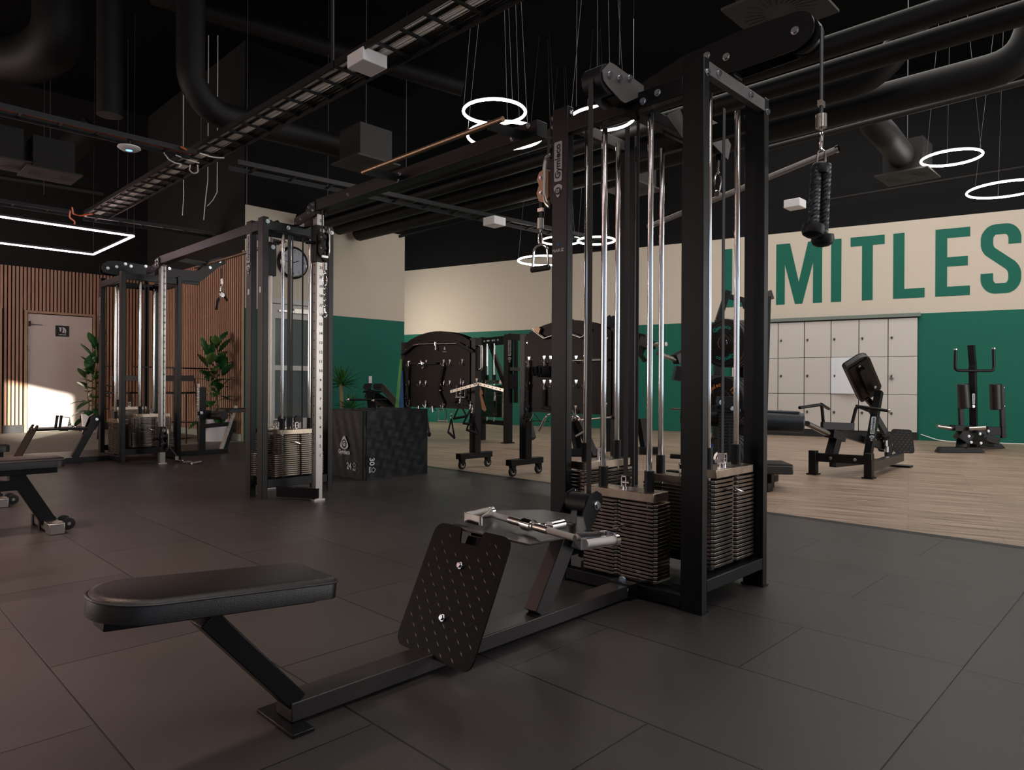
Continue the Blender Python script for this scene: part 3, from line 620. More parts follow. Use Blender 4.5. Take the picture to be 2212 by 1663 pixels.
# seat: slightly sloping pad, rounded front
sc = V((0.685, YB, 0.352)); sl_ = V((0.545, 0, -0.050)).normalized(); sn = V((0.050, 0, 0.545)).normalized()
def pad(root, c, u, v, n, a, b_, r, th, name='seat', m_='leather', pip=True):
    bmx = MB(); c = V(c)
    prof = [(0, 0.0, ), (th*0.72, 0.0), (th*0.93, -0.006), (th, -0.018)]
    rings = []
    for h, ins in prof:
        rr = tuple(max(q+ins, 0.004) for q in (r if isinstance(r, tuple) else (r,)*4))
        rings.append([bmx.bm.verts.new(p) for p in rrect(c+n*h, u, v, a+ins, b_+ins, rr, 8)])
    N = len(rings[0])
    for A_, B_ in zip(rings, rings[1:]):
        for i in range(N): bmx.bm.faces.new((A_[i], A_[(i+1) % N], B_[(i+1) % N], B_[i]))
    bmx.bm.faces.new(rings[0][::-1]); bmx.bm.faces.new(rings[-1]); o = bmx.build(name, m_, root, angle=60)
    if pip:
        rr = tuple(q for q in (r if isinstance(r, tuple) else (r,)*4))
        MB().tube(rrect(c+n*(th*0.78), u, v, a+0.001, b_+0.001, rr, 8), 0.0028, 6, closed=True).build('seam', 'piping', o)
    return o
pad(t1, sc, sl_, Y_, sn, 0.275, 0.118, (0.04, 0.112, 0.112, 0.04), 0.052)
MB().box(sc-sn*0.014-sl_*0.0, (0.50, 0.075, 0.024), (sl_, Y_, sn)).build('seat_rail', 'powder', t1, bevel=0.002)
MB().box(sc-sn*0.004, (0.40, 0.16, 0.006), (sl_, Y_, sn)).build('seat_plate', 'powder', t1)
# tread footplate with a notch, leaning back
pb, pt = V((1.325, YB-0.03, 0.045)), V((1.500, YB-0.03, 0.410)); pu = (pt-pb).normalized(); pn = Y_.cross(pu).normalized()
def plate_tread(root, c0, u, v, n, W, Hh, notch, name='footplate'):
    k = []; r_ = 0.045
    base = [(-W/2, 0), (W/2, 0), (W/2, Hh)]
    if notch: base += [(0.055, Hh), (0.040, Hh-0.05), (-0.040, Hh-0.05), (-0.055, Hh)]
    base += [(-W/2, Hh)]
    big = {0, 1, 2, len(base)-1}; P = []
    for i, p in enumerate(base):
        p = V((*p, 0)); a_, c_ = V((*base[i-1], 0)), V((*base[(i+1) % len(base)], 0)); rr = r_ if i in big else 0.008
        da, dc = (a_-p).normalized(), (c_-p).normalized(); p0, p1 = p+da*rr, p+dc*rr
        for j in range(6):
            t = j/5; P.append(p0*(1-t)**2+p*2*t*(1-t)+p1*t*t)
    bb = MB().poly_prism([c0+v*p.x+u*p.y for p in P], n*0.006)
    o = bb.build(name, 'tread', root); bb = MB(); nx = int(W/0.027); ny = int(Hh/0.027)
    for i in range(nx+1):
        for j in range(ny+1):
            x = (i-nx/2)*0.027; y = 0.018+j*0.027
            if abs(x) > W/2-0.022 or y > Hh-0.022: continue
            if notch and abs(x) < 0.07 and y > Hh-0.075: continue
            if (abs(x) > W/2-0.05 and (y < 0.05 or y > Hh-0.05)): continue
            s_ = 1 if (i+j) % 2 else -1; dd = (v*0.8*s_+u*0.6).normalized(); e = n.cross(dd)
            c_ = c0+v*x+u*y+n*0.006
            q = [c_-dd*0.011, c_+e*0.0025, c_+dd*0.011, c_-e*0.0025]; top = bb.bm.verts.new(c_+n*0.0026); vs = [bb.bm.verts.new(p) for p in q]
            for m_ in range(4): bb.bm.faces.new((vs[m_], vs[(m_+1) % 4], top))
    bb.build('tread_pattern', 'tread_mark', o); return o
fp = plate_tread(t1, pb, pu, Y_, -pn if pn.x > 0 else pn, 0.36, 0.405, True)
nf = -pn if pn.x > 0 else pn
for hh in (0.12, 0.285): MB().bolt(pb+pu*hh+nf*0.007, nf, 0.009).build('bolt', 'bolt', fp)
MB().bar(pb+V((0.045, 0.03, 0.02)), pt+V((0.045, 0.03, -0.04)), 0.06, 0.04).build('plate_stay', 'powder', t1, bevel=0.002)
# tray behind the footplate
b = MB(); P = [(1.50, 1.40), (1.72, 1.375), (1.80, 1.42), (1.96, 1.56), (1.96, 1.75), (1.83, 1.86), (1.66, 1.86), (1.545, 1.80), (1.545, 1.72), (1.50, 1.70)]
b.poly_prism([(x, y, 0.398) for x, y in P], (0, 0, 0.006)); tr = b.build('tray', 'powder_grey', t1, bevel=0.002)
b = MB(); b.bx(1.53, 1.95, 1.63, 1.69, 0.380, 0.397); b.build('tray_support', 'powder', t1)
MB().bar((1.830, YB, 0.055), (2.035, YB, 0.375), 0.060, 0.075).build('pulley_post', 'powder_grey', t1, bevel=0.003)
for y in (YB-0.058, YB+0.052):
    MB().poly_prism([(1.955, y, 0.285), (2.020, y, 0.260), (2.150, y, 0.430), (2.140, y, 0.460), (2.110, y, 0.475), (2.065, y, 0.462)], (0, 0.006, 0)).build('pulley_cheek', 'powder', t1, bevel=0.001)
MB().cyl((2.090, YB-0.050, 0.418), (2.090, YB+0.050, 0.418), 0.045, seg=28).build('pulley', 'rubber', t1)
bolts(t1, [(2.108, YB-0.058, 0.420)], (0, -1, 0), 0.014)
bolts(t1, [(2.115, YB+0.058, 0.462)], (0, 0.3, 1), 0.006)

# ---- adjustable crossover column with carriage and pulleys (part of its tower)
def column(root, x, y, zc, ztop=2.17, s=-1, nums=True):
    cl = MB().bx(x-(0.03 if nums else .012), x+(0.03 if nums else .012), y-0.03, y+0.03, 0.010, ztop).build('slotted_column', 'column', root, bevel=0.003)
    for i in range(1, 27 if nums else 1):
        z = 0.34+(i-1)*0.0712
        if abs(z-zc) < 0.14 and i not in (25, 1): continue
        if z < ztop: b = MB().text(str(i), (x+0.008, y-0.0305, z), X_, Z_, 0.021, 0.0006, bold=0.02); b.build('column_number', 'black_print', cl)
    b = MB()
    for i in range(26): b.lathe((x-(0.0301 if nums else .0121), y, 0.36+i*0.0712), (-1, 0, 0), [(0, 0.007), (0.0004, 0.007)], 8)
    b.build('column_hole', 'black_print', cl)
    b = MB().bx(x-0.04, x+0.04, y-0.04, y+0.04, zc-0.14, zc+0.14); car = b.build('carriage', 'powder', root, bevel=0.003)
    MB().lathe((x+0.010, y-0.0405, zc+0.10), (0, -1, 0), [(0, 0.019), (0.001, 0.019)], 20).build('number_window', 'white_logo', car)
    Yf = lambda k: y+s*k
    xh, yo = (x+0.03, 0.105) if s < 0 else (x-0.048, 0.068)
    MB().tube([(xh, Yf(0.03), zc+0.13), (xh, Yf(yo*.85), zc+0.12), (xh, Yf(yo), zc+0.08), (xh, Yf(yo), zc-0.07), (xh, Yf(yo*.85), zc-0.11), (xh, Yf(0.03), zc-0.135)], 0.011, 10, fillet=0.03).build('carriage_handle', 'satin', car)
    b = MB().cyl((x-0.04, y, zc+0.005), (x-0.085, y, zc+0.005), 0.012); b.ball((x-0.092, y, zc+0.005), 0.017)
    if s < 0: b.build('pull_pin', 'rubber', car)
    else: b.bm.free()
    for xx in (x-0.028, x+0.006):
        MB().poly_prism([(xx, Yf(a_), zc+b_) for a_, b_ in ((0.040, 0.05), (0.080, 0.08), (0.125, 0.065), (0.140, 0.03), (0.125, 0.0), (0.142, -0.04), (0.125, -0.085), (0.085, -0.10), (0.040, -0.06))], (0.005, 0, 0)).build('pulley_cheek', 'bronze' if s > 0 else 'powder', car)
    for dz in (0.035, -0.045): MB().cyl((x-0.022, Yf(0.095), zc+dz), (x+0.005, Yf(0.095), zc+dz), 0.030, seg=20).build('pulley', 'rubber', car); MB().bolt((x-0.029, Yf(0.108), zc+dz), (-1, 0, 0), 0.008).build('bolt', 'bolt', car)
    MB().bar((x-0.01, Yf(0.075), zc+0.05), (x-0.01, Yf(0.075), ztop+0.04), 0.016, 0.003, up=(1, 0, 0)).build('belt', 'belt', root)
    b = MB().bx(x-0.045, x+0.045, y-0.04, y+0.04, 0.0, 0.012); b.build('foot_plate', 'satin', root)
    return car
def top_bracket(root, x, y0, y1, z):
    """stepped side plates that carry the crossover beam on top of the column"""
    s = 1 if y1 > y0 else -1
    for xx in (x-0.047, x+0.041):
        P = [(y0-s*0.03, z-0.02), (y0-s*0.03, z+0.085), (y0+s*0.05, z+0.085), (y0+s*0.12, z+0.03), (y1, z+0.005), (y1, z-0.06), (y0+s*0.20, z-0.06)]
        MB().poly_prism([(xx, y, zz) for y, zz in P], (0.006, 0, 0)).build('top_bracket', 'powder', root)
    bolts(root, [(x-0.047, y0-s*0.005, z+0.065), (x-0.047, y0-s*0.005, z+0.02), (x-0.047, y0+s*0.055, z+0.055), (x-0.047, y0+s*0.055, z+0.01), (x-0.047, y0+s*0.17, z-0.02), (x-0.047, y0+s*0.26, z-0.035)], (-1, 0, 0), 0.011)
YC1 = 2.31
column(t1, 2.70, YC1, 1.93, s=1); top_bracket(t1, 2.70, YC1, 2.09, 2.175)
# straps and clips that hang from the left column
hx, hy = 2.68, 2.430
MB().bar((hx, hy, 1.84), (hx, hy, 1.74), 0.02, 0.004, up=(1, 0, 0)).build('strap_loop', 'belt', t1); MB().box((hx, hy, 1.80), (0.012, 0.034, 0.018)).build('strap_buckle', 'satin', t1)
MB().cyl((hx, hy, 1.755), (hx, hy, 1.70), 0.0185, seg=18).build('belt_clamp', 'satin', t1)

# ---- middle tower (two stacks)
t2 = thing('cable_machine', 'black two-stack cable tower before the wall clock, numbered steel column on its near side', 'cable machine', (2.70, 5.12, 0), 'linked cable towers')
H2 = 2.155
for (x0, y0) in ((2.395, 5.005), (2.952, 5.005), (2.395, 5.205), (2.952, 5.205)): post(t2, x0, x0+0.045, y0, y0+0.09, H2)
for y in (5.01, 5.215):
    MB().bx(2.440, 2.952, y, y+0.04, 2.06, 2.13).build('top_rail', 'powder', t2, bevel=0.003)
    MB().bx(2.440, 2.952, y, y+0.04, 0.085, 0.15).build('bottom_rail', 'powder', t2, bevel=0.003)
MB().bx(2.395, 2.44, 5.095, 5.205, 2.06, 2.13).bx(2.952, 2.997, 5.095, 5.205, 2.06, 2.13).build('side_rail', 'powder', t2)
bolts(t2, [(2.60, 5.01, 2.10), (2.43, 5.005, 2.12), (2.98, 5.005, 2.12)], (0, -1, 0), 0.013)
stack(t2, (2.705, 5.07), 'x', 0.44, 0.13, 0.165, 20, 0.0160, -1, 0.235, 2.06, 0.038, 0.330, narrow=(11, 0.385), pin=15)
stack(t2, (2.620, 5.245), 'x', 0.44, 0.11, 0.165, 20, 0.0165, 1, 0.235, 2.06, 0.038, 0.330, narrow=(11, 0.385))
for x in (2.62, 2.665, 2.68, 2.70, 2.79): MB().bar((x, 5.13, 0.5), (x, 5.13, 2.07), 0.012, 0.004, up=(0, 1, 0)).build('belt', 'belt', t2)
for x, y in ((2.63, 5.16), (2.72, 5.07)):
    b = MB().cyl((x, y-0.012, 0.60), (x, y+0.012, 0.60), 0.030, seg=20); b.build('stack_pulley', 'rubber', t2)
MB().bar((2.52, 4.99, 0.055), (2.70, 4.70, 0.055), 0.06, 0.075).build('column_brace', 'powder', t2); bolts(t2, [(2.60, 4.83, 0.07), (2.65, 4.78, 0.05), (2.58, 4.86, 0.08)], (-0.85, -0.5, 0), 0.012)
car2 = column(t2, 2.70, 4.73, 1.945); top_bracket(t2, 2.70, 4.73, 5.02, 2.175)
# farther column of the middle tower (hidden column behind, carries the second beam)
column(t2, 2.70, 5.52, 1.93, s=1, nums=False); top_bracket(t2, 2.70, 5.52, 5.25, 2.175)
for x0 in (2.396, 2.397): pass
b = MB().box((2.394, 5.25, 1.60), (0.002, 0.03, 0.045)); b.build('sticker', 'white_logo', t2); b = MB().box((2.394, 5.05, 1.60), (0.002, 0.03, 0.045)); b.build('sticker', 'white_logo', t2)
badge(t2, V((2.393, 5.25, 1.90)), Z_, Y_, 0.30)

# ---- far four-stack tower
t3 = thing('cable_machine', 'farthest black four-stack cable tower, before the slatted wall, a low row rail beside it', 'cable machine', (2.70, 8.85, 0), 'linked cable towers')
H3 = 2.13; Y30, Y31 = 8.40, 9.26
for (x0, y0) in ((2.395, Y30), (2.985, Y30), (2.395, Y31-.09), (2.985, Y31-.09)): post(t3, x0, x0+0.045, y0, y0+0.09, H3)
for y in (Y30+.02, Y31-.06):
    MB().bx(2.440, 2.985, y, y+0.04, 2.04, 2.11).build('top_rail', 'powder', t3, bevel=0.003)
    MB().bx(2.440, 2.985, y, y+0.04, 0.085, 0.15).build('bottom_rail', 'powder', t3, bevel=0.003)
for x in (2.395, 2.985):
    MB().bx(x, x+0.045, Y30+.09, Y31-.09, 2.02, 2.09).build('top_rail', 'powder', t3, bevel=0.003)
    MB().bx(x, x+0.045, Y30+.09, Y31-.09, 0.01, 0.065).build('bottom_rail', 'powder', t3, bevel=0.003)
stack(t3, (2.50, 8.86), 'y', 0.40, 0.12, 0.075, 21, 0.0165, -1, 0.24, 2.03, 0.045, 0.36, pin=17)
stack(t3, (2.74, 8.50), 'x', 0.46, 0.13, 0.165, 20, 0.0165, -1, 0.25, 2.04, 0.040, 0.36, narrow=(10, 0.40), pin=11)
stack(t3, (2.70, 9.15), 'x', 0.42, 0.12, 0.165, 24, 0.0165, 1, 0.24, 2.04, 0.040, 0.36)
stack(t3, (2.92, 8.86), 'y', 0.40, 0.10, 0.10, 19, 0.0165, 1, 0.24, 2.03, 0.040, 0.36)
for x in (2.66, 2.70, 2.74): MB().bar((x, 8.62, 0.5), (x, 8.62, 2.05), 0.014, 0.004, up=(0, 1, 0)).build('belt', 'belt', t3)
column(t3, 2.70, 8.05, 0.27); top_bracket(t3, 2.70, 8.05, 8.42, 2.175)
# top plates: pulley head towards the row side, stepped lat arm towards the wall
for y in (8.80, 8.90):
    MB().poly_prism([OY(px_, py_, 8.80)+V((0, y-8.80, 0)) for px_, py_ in ((221, 578), (222, 572), (233, 564), (245, 563), (272, 566), (330, 575), (398, 583), (424, 585), (431, 582), (455, 561), (478, 555), (483, 566), (478, 573), (443, 601), (433, 608), (425, 608), (390, 605), (330, 600), (270, 596), (240, 592), (222, 588))], (0, 0.006, 0)).build('arm_plate', 'powder', t3)
bolts(t3, [(x, 8.80, z) for x, z in [(OY(p_, q_, 8.8).x, OY(p_, q_, 8.8).z) for p_, q_ in ((233, 579), (252, 576), (271, 570), (283, 575), (315, 575), (454, 578), (475, 565), (366, 580))]], (0, -1, 0), 0.014)
q_ = OY(233, 579, 8.85); MB().cyl((q_.x, 8.807, q_.z), (q_.x, 8.90, q_.z), 0.055, seg=20).build('pulley', 'rubber', t3); q_ = OY(477, 566, 8.85); MB().cyl((q_.x, 8.807, q_.z), (q_.x, 8.90, q_.z), 0.045, seg=20).build('pulley', 'rubber', t3)
MB().bx(2.5, 3.4, 8.83, 8.88, 2.12, 2.18).build('arm_beam', 'powder', t3)
badge(t3, V((2.393, 9.21, 1.75)), Z_, Y_, 0.30)
# row station of the far tower (rail, inclined posts, tray)
YR = 8.86
MB().bx(0.70, 2.395, YR-0.04, YR+0.04, 0.0, 0.055).build('base_beam', 'powder', t3, bevel=0.003)
P0, P1 = OY(160, 992, YR), OY(208, 915, YR)
MB().bar((P0.x, YR, 0.05), (P1.x-.02, YR, 0.44), 0.06, 0.07).build('pulley_post', 'powder', t3, bevel=0.003)
for y in (YR-0.06, YR+0.054): MB().poly_prism([(P1.x-0.13, y, 0.30), (P1.x-0.02, y, 0.36), (P1.x+0.05, y, 0.50), (P1.x, y, 0.53), (P1.x-0.06, y, 0.50)], (0, 0.006, 0)).build('pulley_cheek', 'powder', t3)
MB().cyl((P1.x-0.01, YR-0.052, 0.475), (P1.x-0.01, YR+0.052, 0.475), 0.04, seg=18).build('pulley', 'rubber', t3); bolts(t3, [(P1.x-0.01, YR-0.06, 0.475)], (0, -1, 0), 0.013)
q0, q1 = OY(28, 985, YR), OY(68, 930, YR)
pu3 = (V((q1.x, YR, 0.40))-V((q0.x, YR, 0.06))).normalized(); n3 = Y_.cross(pu3); n3 = -n3 if n3.x > 0 else n3
plate_tread(t3, V((q0.x+0.02, YR, 0.05)), pu3, Y_, n3, 0.34, 0.42, True)
MB().bx(q1.x, P1.x-0.12, YR-0.17, YR+0.17, 0.385, 0.393).build('tray', 'powder_grey', t3, bevel=0.002)
MB().bx(q1.x, P1.x-0.12, YR-0.03, YR+0.03, 0.36, 0.384).build('tray_support', 'powder', t3)
pad(t3, V((0.42, YR, 0.40)), X_, Y_, Z_, 0.27, 0.12, (0.04, 0.11, 0.11, 0.04), 0.055)
MB().bar((0.74, YR, 0.05), (0.45, YR, 0.39), 0.07, 0.05).build('seat_post', 'powder', t3)
# seat and thigh rollers of its lat station, on the wall side
YL = 8.80
MB().bx(3.03, 3.74, YL-0.035, YL+0.035, 0.0, 0.055).build('base_beam', 'powder', t3, bevel=0.003)
xl = OY(436, 900, YL).x
MB().bx(xl-0.035, xl+0.035, YL-0.035, YL+0.035, 0.055, OY(436, 836, YL).z).build('roller_post', 'powder', t3, bevel=0.003)
b = MB()
for i in range(26): b.bx(xl-0.062, xl-0.034, YL-0.02, YL+0.02, 0.42+i*0.018, 0.430+i*0.018)
b.build('height_rack', 'satin', t3)
zr_ = OY(436, 893, YL).z
MB().bar((xl-0.06, YL, zr_), (xl+0.16, YL, zr_-0.005), 0.05, 0.05).build('roller_bracket', 'powder', t3); MB().bolt((xl-0.02, YL-0.04, zr_+0.01), (0, -1, 0), 0.016).build('bolt', 'bolt', t3)
for (y0, y1, xx) in ((YL-0.36, YL-0.06, xl+0.13), (YL+0.06, YL+0.36, xl+0.13)): MB().cyl((xx, y0, zr_-0.02), (xx, y1, zr_-0.02), 0.055, seg=24).build('thigh_roller', 'leather', t3, bevel=0.006)
MB().bar((xl+0.02, YL, 0.35), (xl+0.36, YL, 0.37), 0.05, 0.05).build('seat_frame', 'powder', t3)
MB().bar((xl+0.28, YL, 0.05), (xl+0.40, YL, 0.40), 0.05, 0.06).build('seat_post', 'powder', t3)
MB().bar((xl+0.24, YL-.01, 0.05), (xl+0.43, YL-.01, 0.60), 0.03, 0.04).build('seat_slide', 'satin', t3)
pad(t3, V((xl+0.42, YL, 0.52)), X_, Y_, Z_, 0.17, 0.15, 0.05, 0.05)
# ---- beams joining the towers
cb = thing('crossover_beam', 'near black beam with a thin pull-up bar, bridging the foreground tower and the clock-side tower', 'crossover beam', (2.70, 3.5, 2.2), 'overhead crossover beams')
MB().bx(2.66, 2.74, 2.44, 4.70, 2.19, 2.275).build('beam', 'powder', cb, bevel=0.003)
def pbar(root, xb, z, y0, y1, br, xs):
    MB().tube([(xb, y0, z), (xb, y1, z)], 0.014, 12).build('pull_up_bar', 'bronze', root)
    for y in br: MB().bar((xs, y, 2.19 if False else 2.22), (xb, y, z), 0.05, 0.012, up=(0, 1, 0)).build('bar_bracket', 'powder', root); 
pbar(cb, 2.42, 2.21, 2.45, 3.70, (2.56, 3.66), 2.66)
bolts(cb, [(2.66, 4.25, 2.225), (2.66, 2.62, 2.215), (2.66, 2.50, 2.255), (2.66, 3.64, 2.24), (2.66, 3.66, 2.205)], (-1, 0, 0), 0.011)
cb2 = thing('crossover_beam', 'far black beam with pull-up bar bridging the clock-side tower and the farthest tower', 'crossover beam', (2.70, 6.8, 2.2), 'overhead crossover beams')
MB().bx(2.66, 2.74, 5.56, 8.03, 2.19, 2.275).build('beam', 'powder', cb2, bevel=0.003)
MB().tube([(3.05, 5.9, 2.20), (3.05, 8.05, 2.20)], 0.016, 12).build('pull_up_bar', 'bronze', cb2)
for y in (6.05, 7.75): MB().bar((2.74, y, 2.22), (3.05, y, 2.20), 0.05, 0.012, up=(0, 1, 0)).build('bar_bracket', 'powder', cb2)
# ------------------------------------------------------------------ attachments on the foreground tower
def twist_rope(b, p0, p1, r, turns, strands=3, rs=None):
    p0, p1 = V(p0), V(p1); d = (p1-p0).normalized(); u = d.orthogonal().normalized(); v = d.cross(u); L = (p1-p0).length; N = max(8, int(turns*10))
    for s in range(strands):
        b.tube([p0+d*(L*i/N)+(u*math.cos(a)+v*math.sin(a))*(r*0.52) for i in range(N+1) for a in [2*math.pi*(turns*i/N+s/strands)]], r*0.56, 8)
    return b
def rope_end(b, p, d, r):
    return b.lathe(p, d, [(-0.012, r*1.0), (-0.008, r*1.75), (0.012, r*1.85), (0.026, r*1.6), (0.036, r*0.9), (0.038, 0.002)], 20)
rp = thing('rope_attachment', 'black twisted double rope with round end caps hanging from the lat arm at top right', 'rope attachment', (latx, laty, 1.85))
b = MB(); snap(b, (latx, laty, 1.845), 0.075, 0.0042, u=(X_+Y_*0).normalized()); b.build('carabiner', 'chrome', rp)
MB().tube([V((latx, laty, 1.765))+V((0, 0.012*sx, zz)) for sx, zz in ((-1, 0), (-1.3, -0.03), (-1, -0.055), (1, -0.055), (1.3, -0.03), (1, 0), (0, 0.012))], 0.0045, 8, closed=True).build('ring', 'chrome', rp)
tp = V((latx, laty, 1.715)); e1, e2 = D(1757, 492, 2.575), D(1777, 512, 2.62)
b = MB(); twist_rope(b, tp+V((-0.008, 0.014, 0)), e1, 0.0195, 5.5); b.build('rope', 'rope', rp)
b = MB(); twist_rope(b, tp+V((0.012, -0.014, 0)), e2, 0.0195, 5.7); b.build('rope', 'rope', rp)
MB().lathe(tp+Z_*0.012, (0, 0, -1), [(0, 0.010), (0.01, 0.024), (0.035, 0.030), (0.045, 0.026)], 18).build('rope_clamp', 'rubber', rp)
for e, s_ in ((e1, tp), (e2, tp)): b = MB(); rope_end(b, e, (e-s_).normalized(), 0.0225); b.build('end_cap', 'rubber', rp)
st_ = thing('stirrup_handle', 'chrome stirrup grip hanging high at the left of the foreground tower', 'cable handle', (hx, hy, 1.7))
b = MB(); snap(b, (hx, hy, 1.69), 0.075, 0.0045, u=Y_); b.build('carabiner', 'chrome', st_)
w = 0.055; tz = 1.615; bzz = 1.492; du = Y_
MB().tube([V((hx, hy, bzz))-du*w, V((hx, hy, tz-0.01))-du*w*0.85, V((hx, hy, tz+0.005)), V((hx, hy, tz-0.01))+du*w*0.85, V((hx, hy, bzz))+du*w], 0.0065, 10, fillet=0.03).build('frame', 'chrome', st_)
MB().cyl(V((hx, hy, bzz))-du*(w+.004), V((hx, hy, bzz))+du*(w+.004), 0.0155, seg=20).build('grip', 'grip', st_)
# long straight bar on the back pulley
lb = thing('lat_bar', 'long straight chrome bar hanging behind the foreground tower, its end sticking out to the right', 'lat bar', (3.125, 1.653, 1.8))
p0, p1 = OX(1400, 490, 3.12), OX(1806, 323, 3.12)
MB().tube([p0, p1], 0.0135, 14).build('bar', 'knurl', lb); MB().cyl(p1, p1+(p1-p0).normalized()*0.012, 0.016, seg=14).build('bar_end', 'chrome', lb)
mid = p0.lerp(p1, (1.653-p0.y)/(p1.y-p0.y)); b = MB(); snap(b, mid+Z_*0.13, 0.10, 0.0045, u=Y_); b.cyl(mid+Z_*0.02-X_*0.012, mid+Z_*0.02+X_*0.012, 0.014); b.build('carabiner', 'chrome', lb)
MB().bar(mid+Z_*0.15, V((3.125, 1.653, 1.99)), 0.02, 0.004, up=(0, 1, 0)).build('belt', 'belt', lb)
# double row handle lying on the tray
rh = thing('double_row_handle', 'chrome double row handle with two knurled stirrup grips lying on the low row tray', 'cable handle', (1.75, 1.6, 0.42))
zh = 0.432
A_, B_ = G(1060, 1111, zh), G(1243, 1162, zh); d_ = (B_-A_).normalized(); n_ = Z_.cross(d_).normalized()
MB().cyl(A_, A_+d_*((B_-A_).length*.27), 0.0105, seg=16).build('bar', 'knurl', rh); MB().cyl(B_, B_-d_*((B_-A_).length*.30), 0.0105, seg=16).build('bar', 'knurl', rh)
MB().cyl(A_.lerp(B_, .26), A_.lerp(B_, .72), 0.0125, seg=18).build('bar_sleeve', 'satin', rh)
MB().cyl(A_.lerp(B_, .44), A_.lerp(B_, .54), 0.020, seg=24).cyl(A_.lerp(B_, .42), A_.lerp(B_, .56), 0.0165, seg=24).build('swivel', 'chrome', rh)
m0 = A_.lerp(B_, .49)
# near/right grip: flat loop with knurled handle
for (c0, tip0, tip1, back) in ((B_, G(1257, 1176, zh), G(1332, 1166, zh), G(1300, 1149, zh)), (A_, G(1000, 1116, zh), G(1062, 1104, zh), G(1040, 1126, zh))):
    loop = fil([c0, tip0 if c0 is B_ else back, tip0, tip1, back.lerp(tip1, .45) if c0 is B_ else A_.lerp(tip1, .4)], 0.012, True, 4)
    b = MB(); N = len(loop)
    for i in range(N):
        a1, a2 = loop[i], loop[(i+1) % N]
        if (a2-a1).length > 1e-5: b.bar(a1-Z_*0.0, a2, 0.005, 0.030)
    b.build('stirrup', 'chrome', rh)
    hd = (tip1-tip0); b = MB().cyl(tip0+hd*.10, tip0+hd*.93, 0.0135, seg=18); b.build('grip', 'knurl', rh)
    MB().cyl(tip0+hd*.93, tip0+hd*1.03, 0.0165, seg=18).build('grip_end', 'chrome', rh)
b = MB(); sw = G(1215, 1131, zh+0.01); b.cyl(sw, sw+(G(1187, 1137, zh+0.01)-sw), 0.016, seg=18); b.build('cable_swivel', 'chrome', rh)
b = MB(); b.tube(fil([m0, m0.lerp(sw, .5)+n_*0.008, G(1187, 1137, zh), m0.lerp(sw, .5)-n_*0.008], 0.01, True), 0.004, 8, closed=True); b.tube([sw, G(1236, 1131, zh+.01)], 0.006); b.build('carabiner', 'chrome', rh)
MB().bar(G(1236, 1131, zh+.01), V((2.045, YB, 0.40)), 0.022, 0.004).build('belt', 'belt', rh)

# handles on the middle and far towers
bs = thing('chain_hook', 'short chrome chain with snap hook hanging from the carriage beside the number 18', 'cable attachment', (2.69, 4.615, 1.75))
x, y = 2.690, 4.615
MB().box((x, y, 1.835), (0.05, 0.012, 0.016)).build('belt_buckle', 'satin', bs); MB().cyl((x, y, 1.79), (x, y, 1.735), 0.018, seg=14).build('belt_clamp', 'satin', bs)
b = MB(); snap(b, (x, y, 1.715), 0.10, 0.0055); b.build('carabiner', 'chrome', bs)
b = MB()
for i in range(7): b.torus((x, y, 1.60-i*0.022), (1, 0, 0) if i % 2 else (0, 1, 0), 0.008, 0.0028, 10, 6)
b.build('chain', 'chrome', bs); MB().torus((x, y, 1.40), (0, 1, 0), 0.019, 0.0065, 20, 8).cyl((x, y, 1.45), (x, y, 1.418), 0.006).build('eye_snap', 'chrome', bs)
MB().bar((x, y, 1.97), (x, y, 1.84), 0.014, 0.003, up=(0, 1, 0)).build('belt', 'belt', bs)
vh = thing('chrome_hand_grip', 'V-shaped pair of black grips hanging from the stepped arm in front of the slatted wall', 'cable handle', (4.05, 8.85, 1.9))
tpv = OY(479, 571, 8.85); q = OY(479, 637, 8.85)
MB().bar((tpv.x, 8.85, 2.36), OY(479, 602, 8.85), 0.016, 0.004, up=(0, 1, 0)).build('belt', 'belt', vh)
b = MB().cyl(OY(479, 602, 8.85), OY(479, 614, 8.85), 0.016, seg=12); snap(b, OY(479, 616, 8.85), 0.09, 0.006); b.build('carabiner', 'chrome', vh)
MB().lathe(q, (0, 1, 0), [(-0.02, 0.03), (0.02, 0.03)], 16).build('swivel', 'chrome', vh)
MB().tube([q, OY(470, 648, 8.80)], 0.009).build('arm', 'satin', vh)
MB().cyl(OY(472, 645, 8.80), OY(467, 668, 8.74), 0.016, seg=14).build('grip', 'grip', vh); MB().cyl(OY(483, 633, 8.9), OY(490, 649, 8.98), 0.016, seg=14).build('grip', 'grip', vh)
c3 = thing('cable_attachment', 'chrome stirrup handle lying on the floor beside the numbered column of the far tower', 'cable handle', (2.95, 7.95, 0.0))
b = MB(); z = 0.02; p = [G(384, 992, z), G(404, 999, z), G(416, 1000.5, z), G(434, 997, z), G(420, 995, z), G(408, 996, z)]
b.tube(p[:3]+[G(418, 998, z), G(407, 996.5, z), G(398, 998, z)], 0.006, 8, closed=True, fillet=0.02); b.build('frame', 'chrome', c3)
MB().cyl(G(414, 1001, z), G(434, 997.2, z), 0.012, seg=12).build('grip', 'knurl', c3)
b = MB().cyl(OY(382, 985, 7.98), OY(382, 993, 7.98), 0.02, seg=14); b.tube([OY(382, 993, 7.98), G(388, 995, z), G(397, 994, z), G(397, 998, z)], 0.006, fillet=0.02); b.build('carabiner', 'chrome', c3)
MB().bar((2.76, 8.02, 0.20), OY(382, 985, 7.98), 0.014, 0.004, up=(0, 1, 0)).build('belt', 'belt', c3)
rg = thing('row_handle', 'pair of black grips standing on the far row tray in the patch of sunlight', 'cable handle', (1.9, 8.86, 0.40))
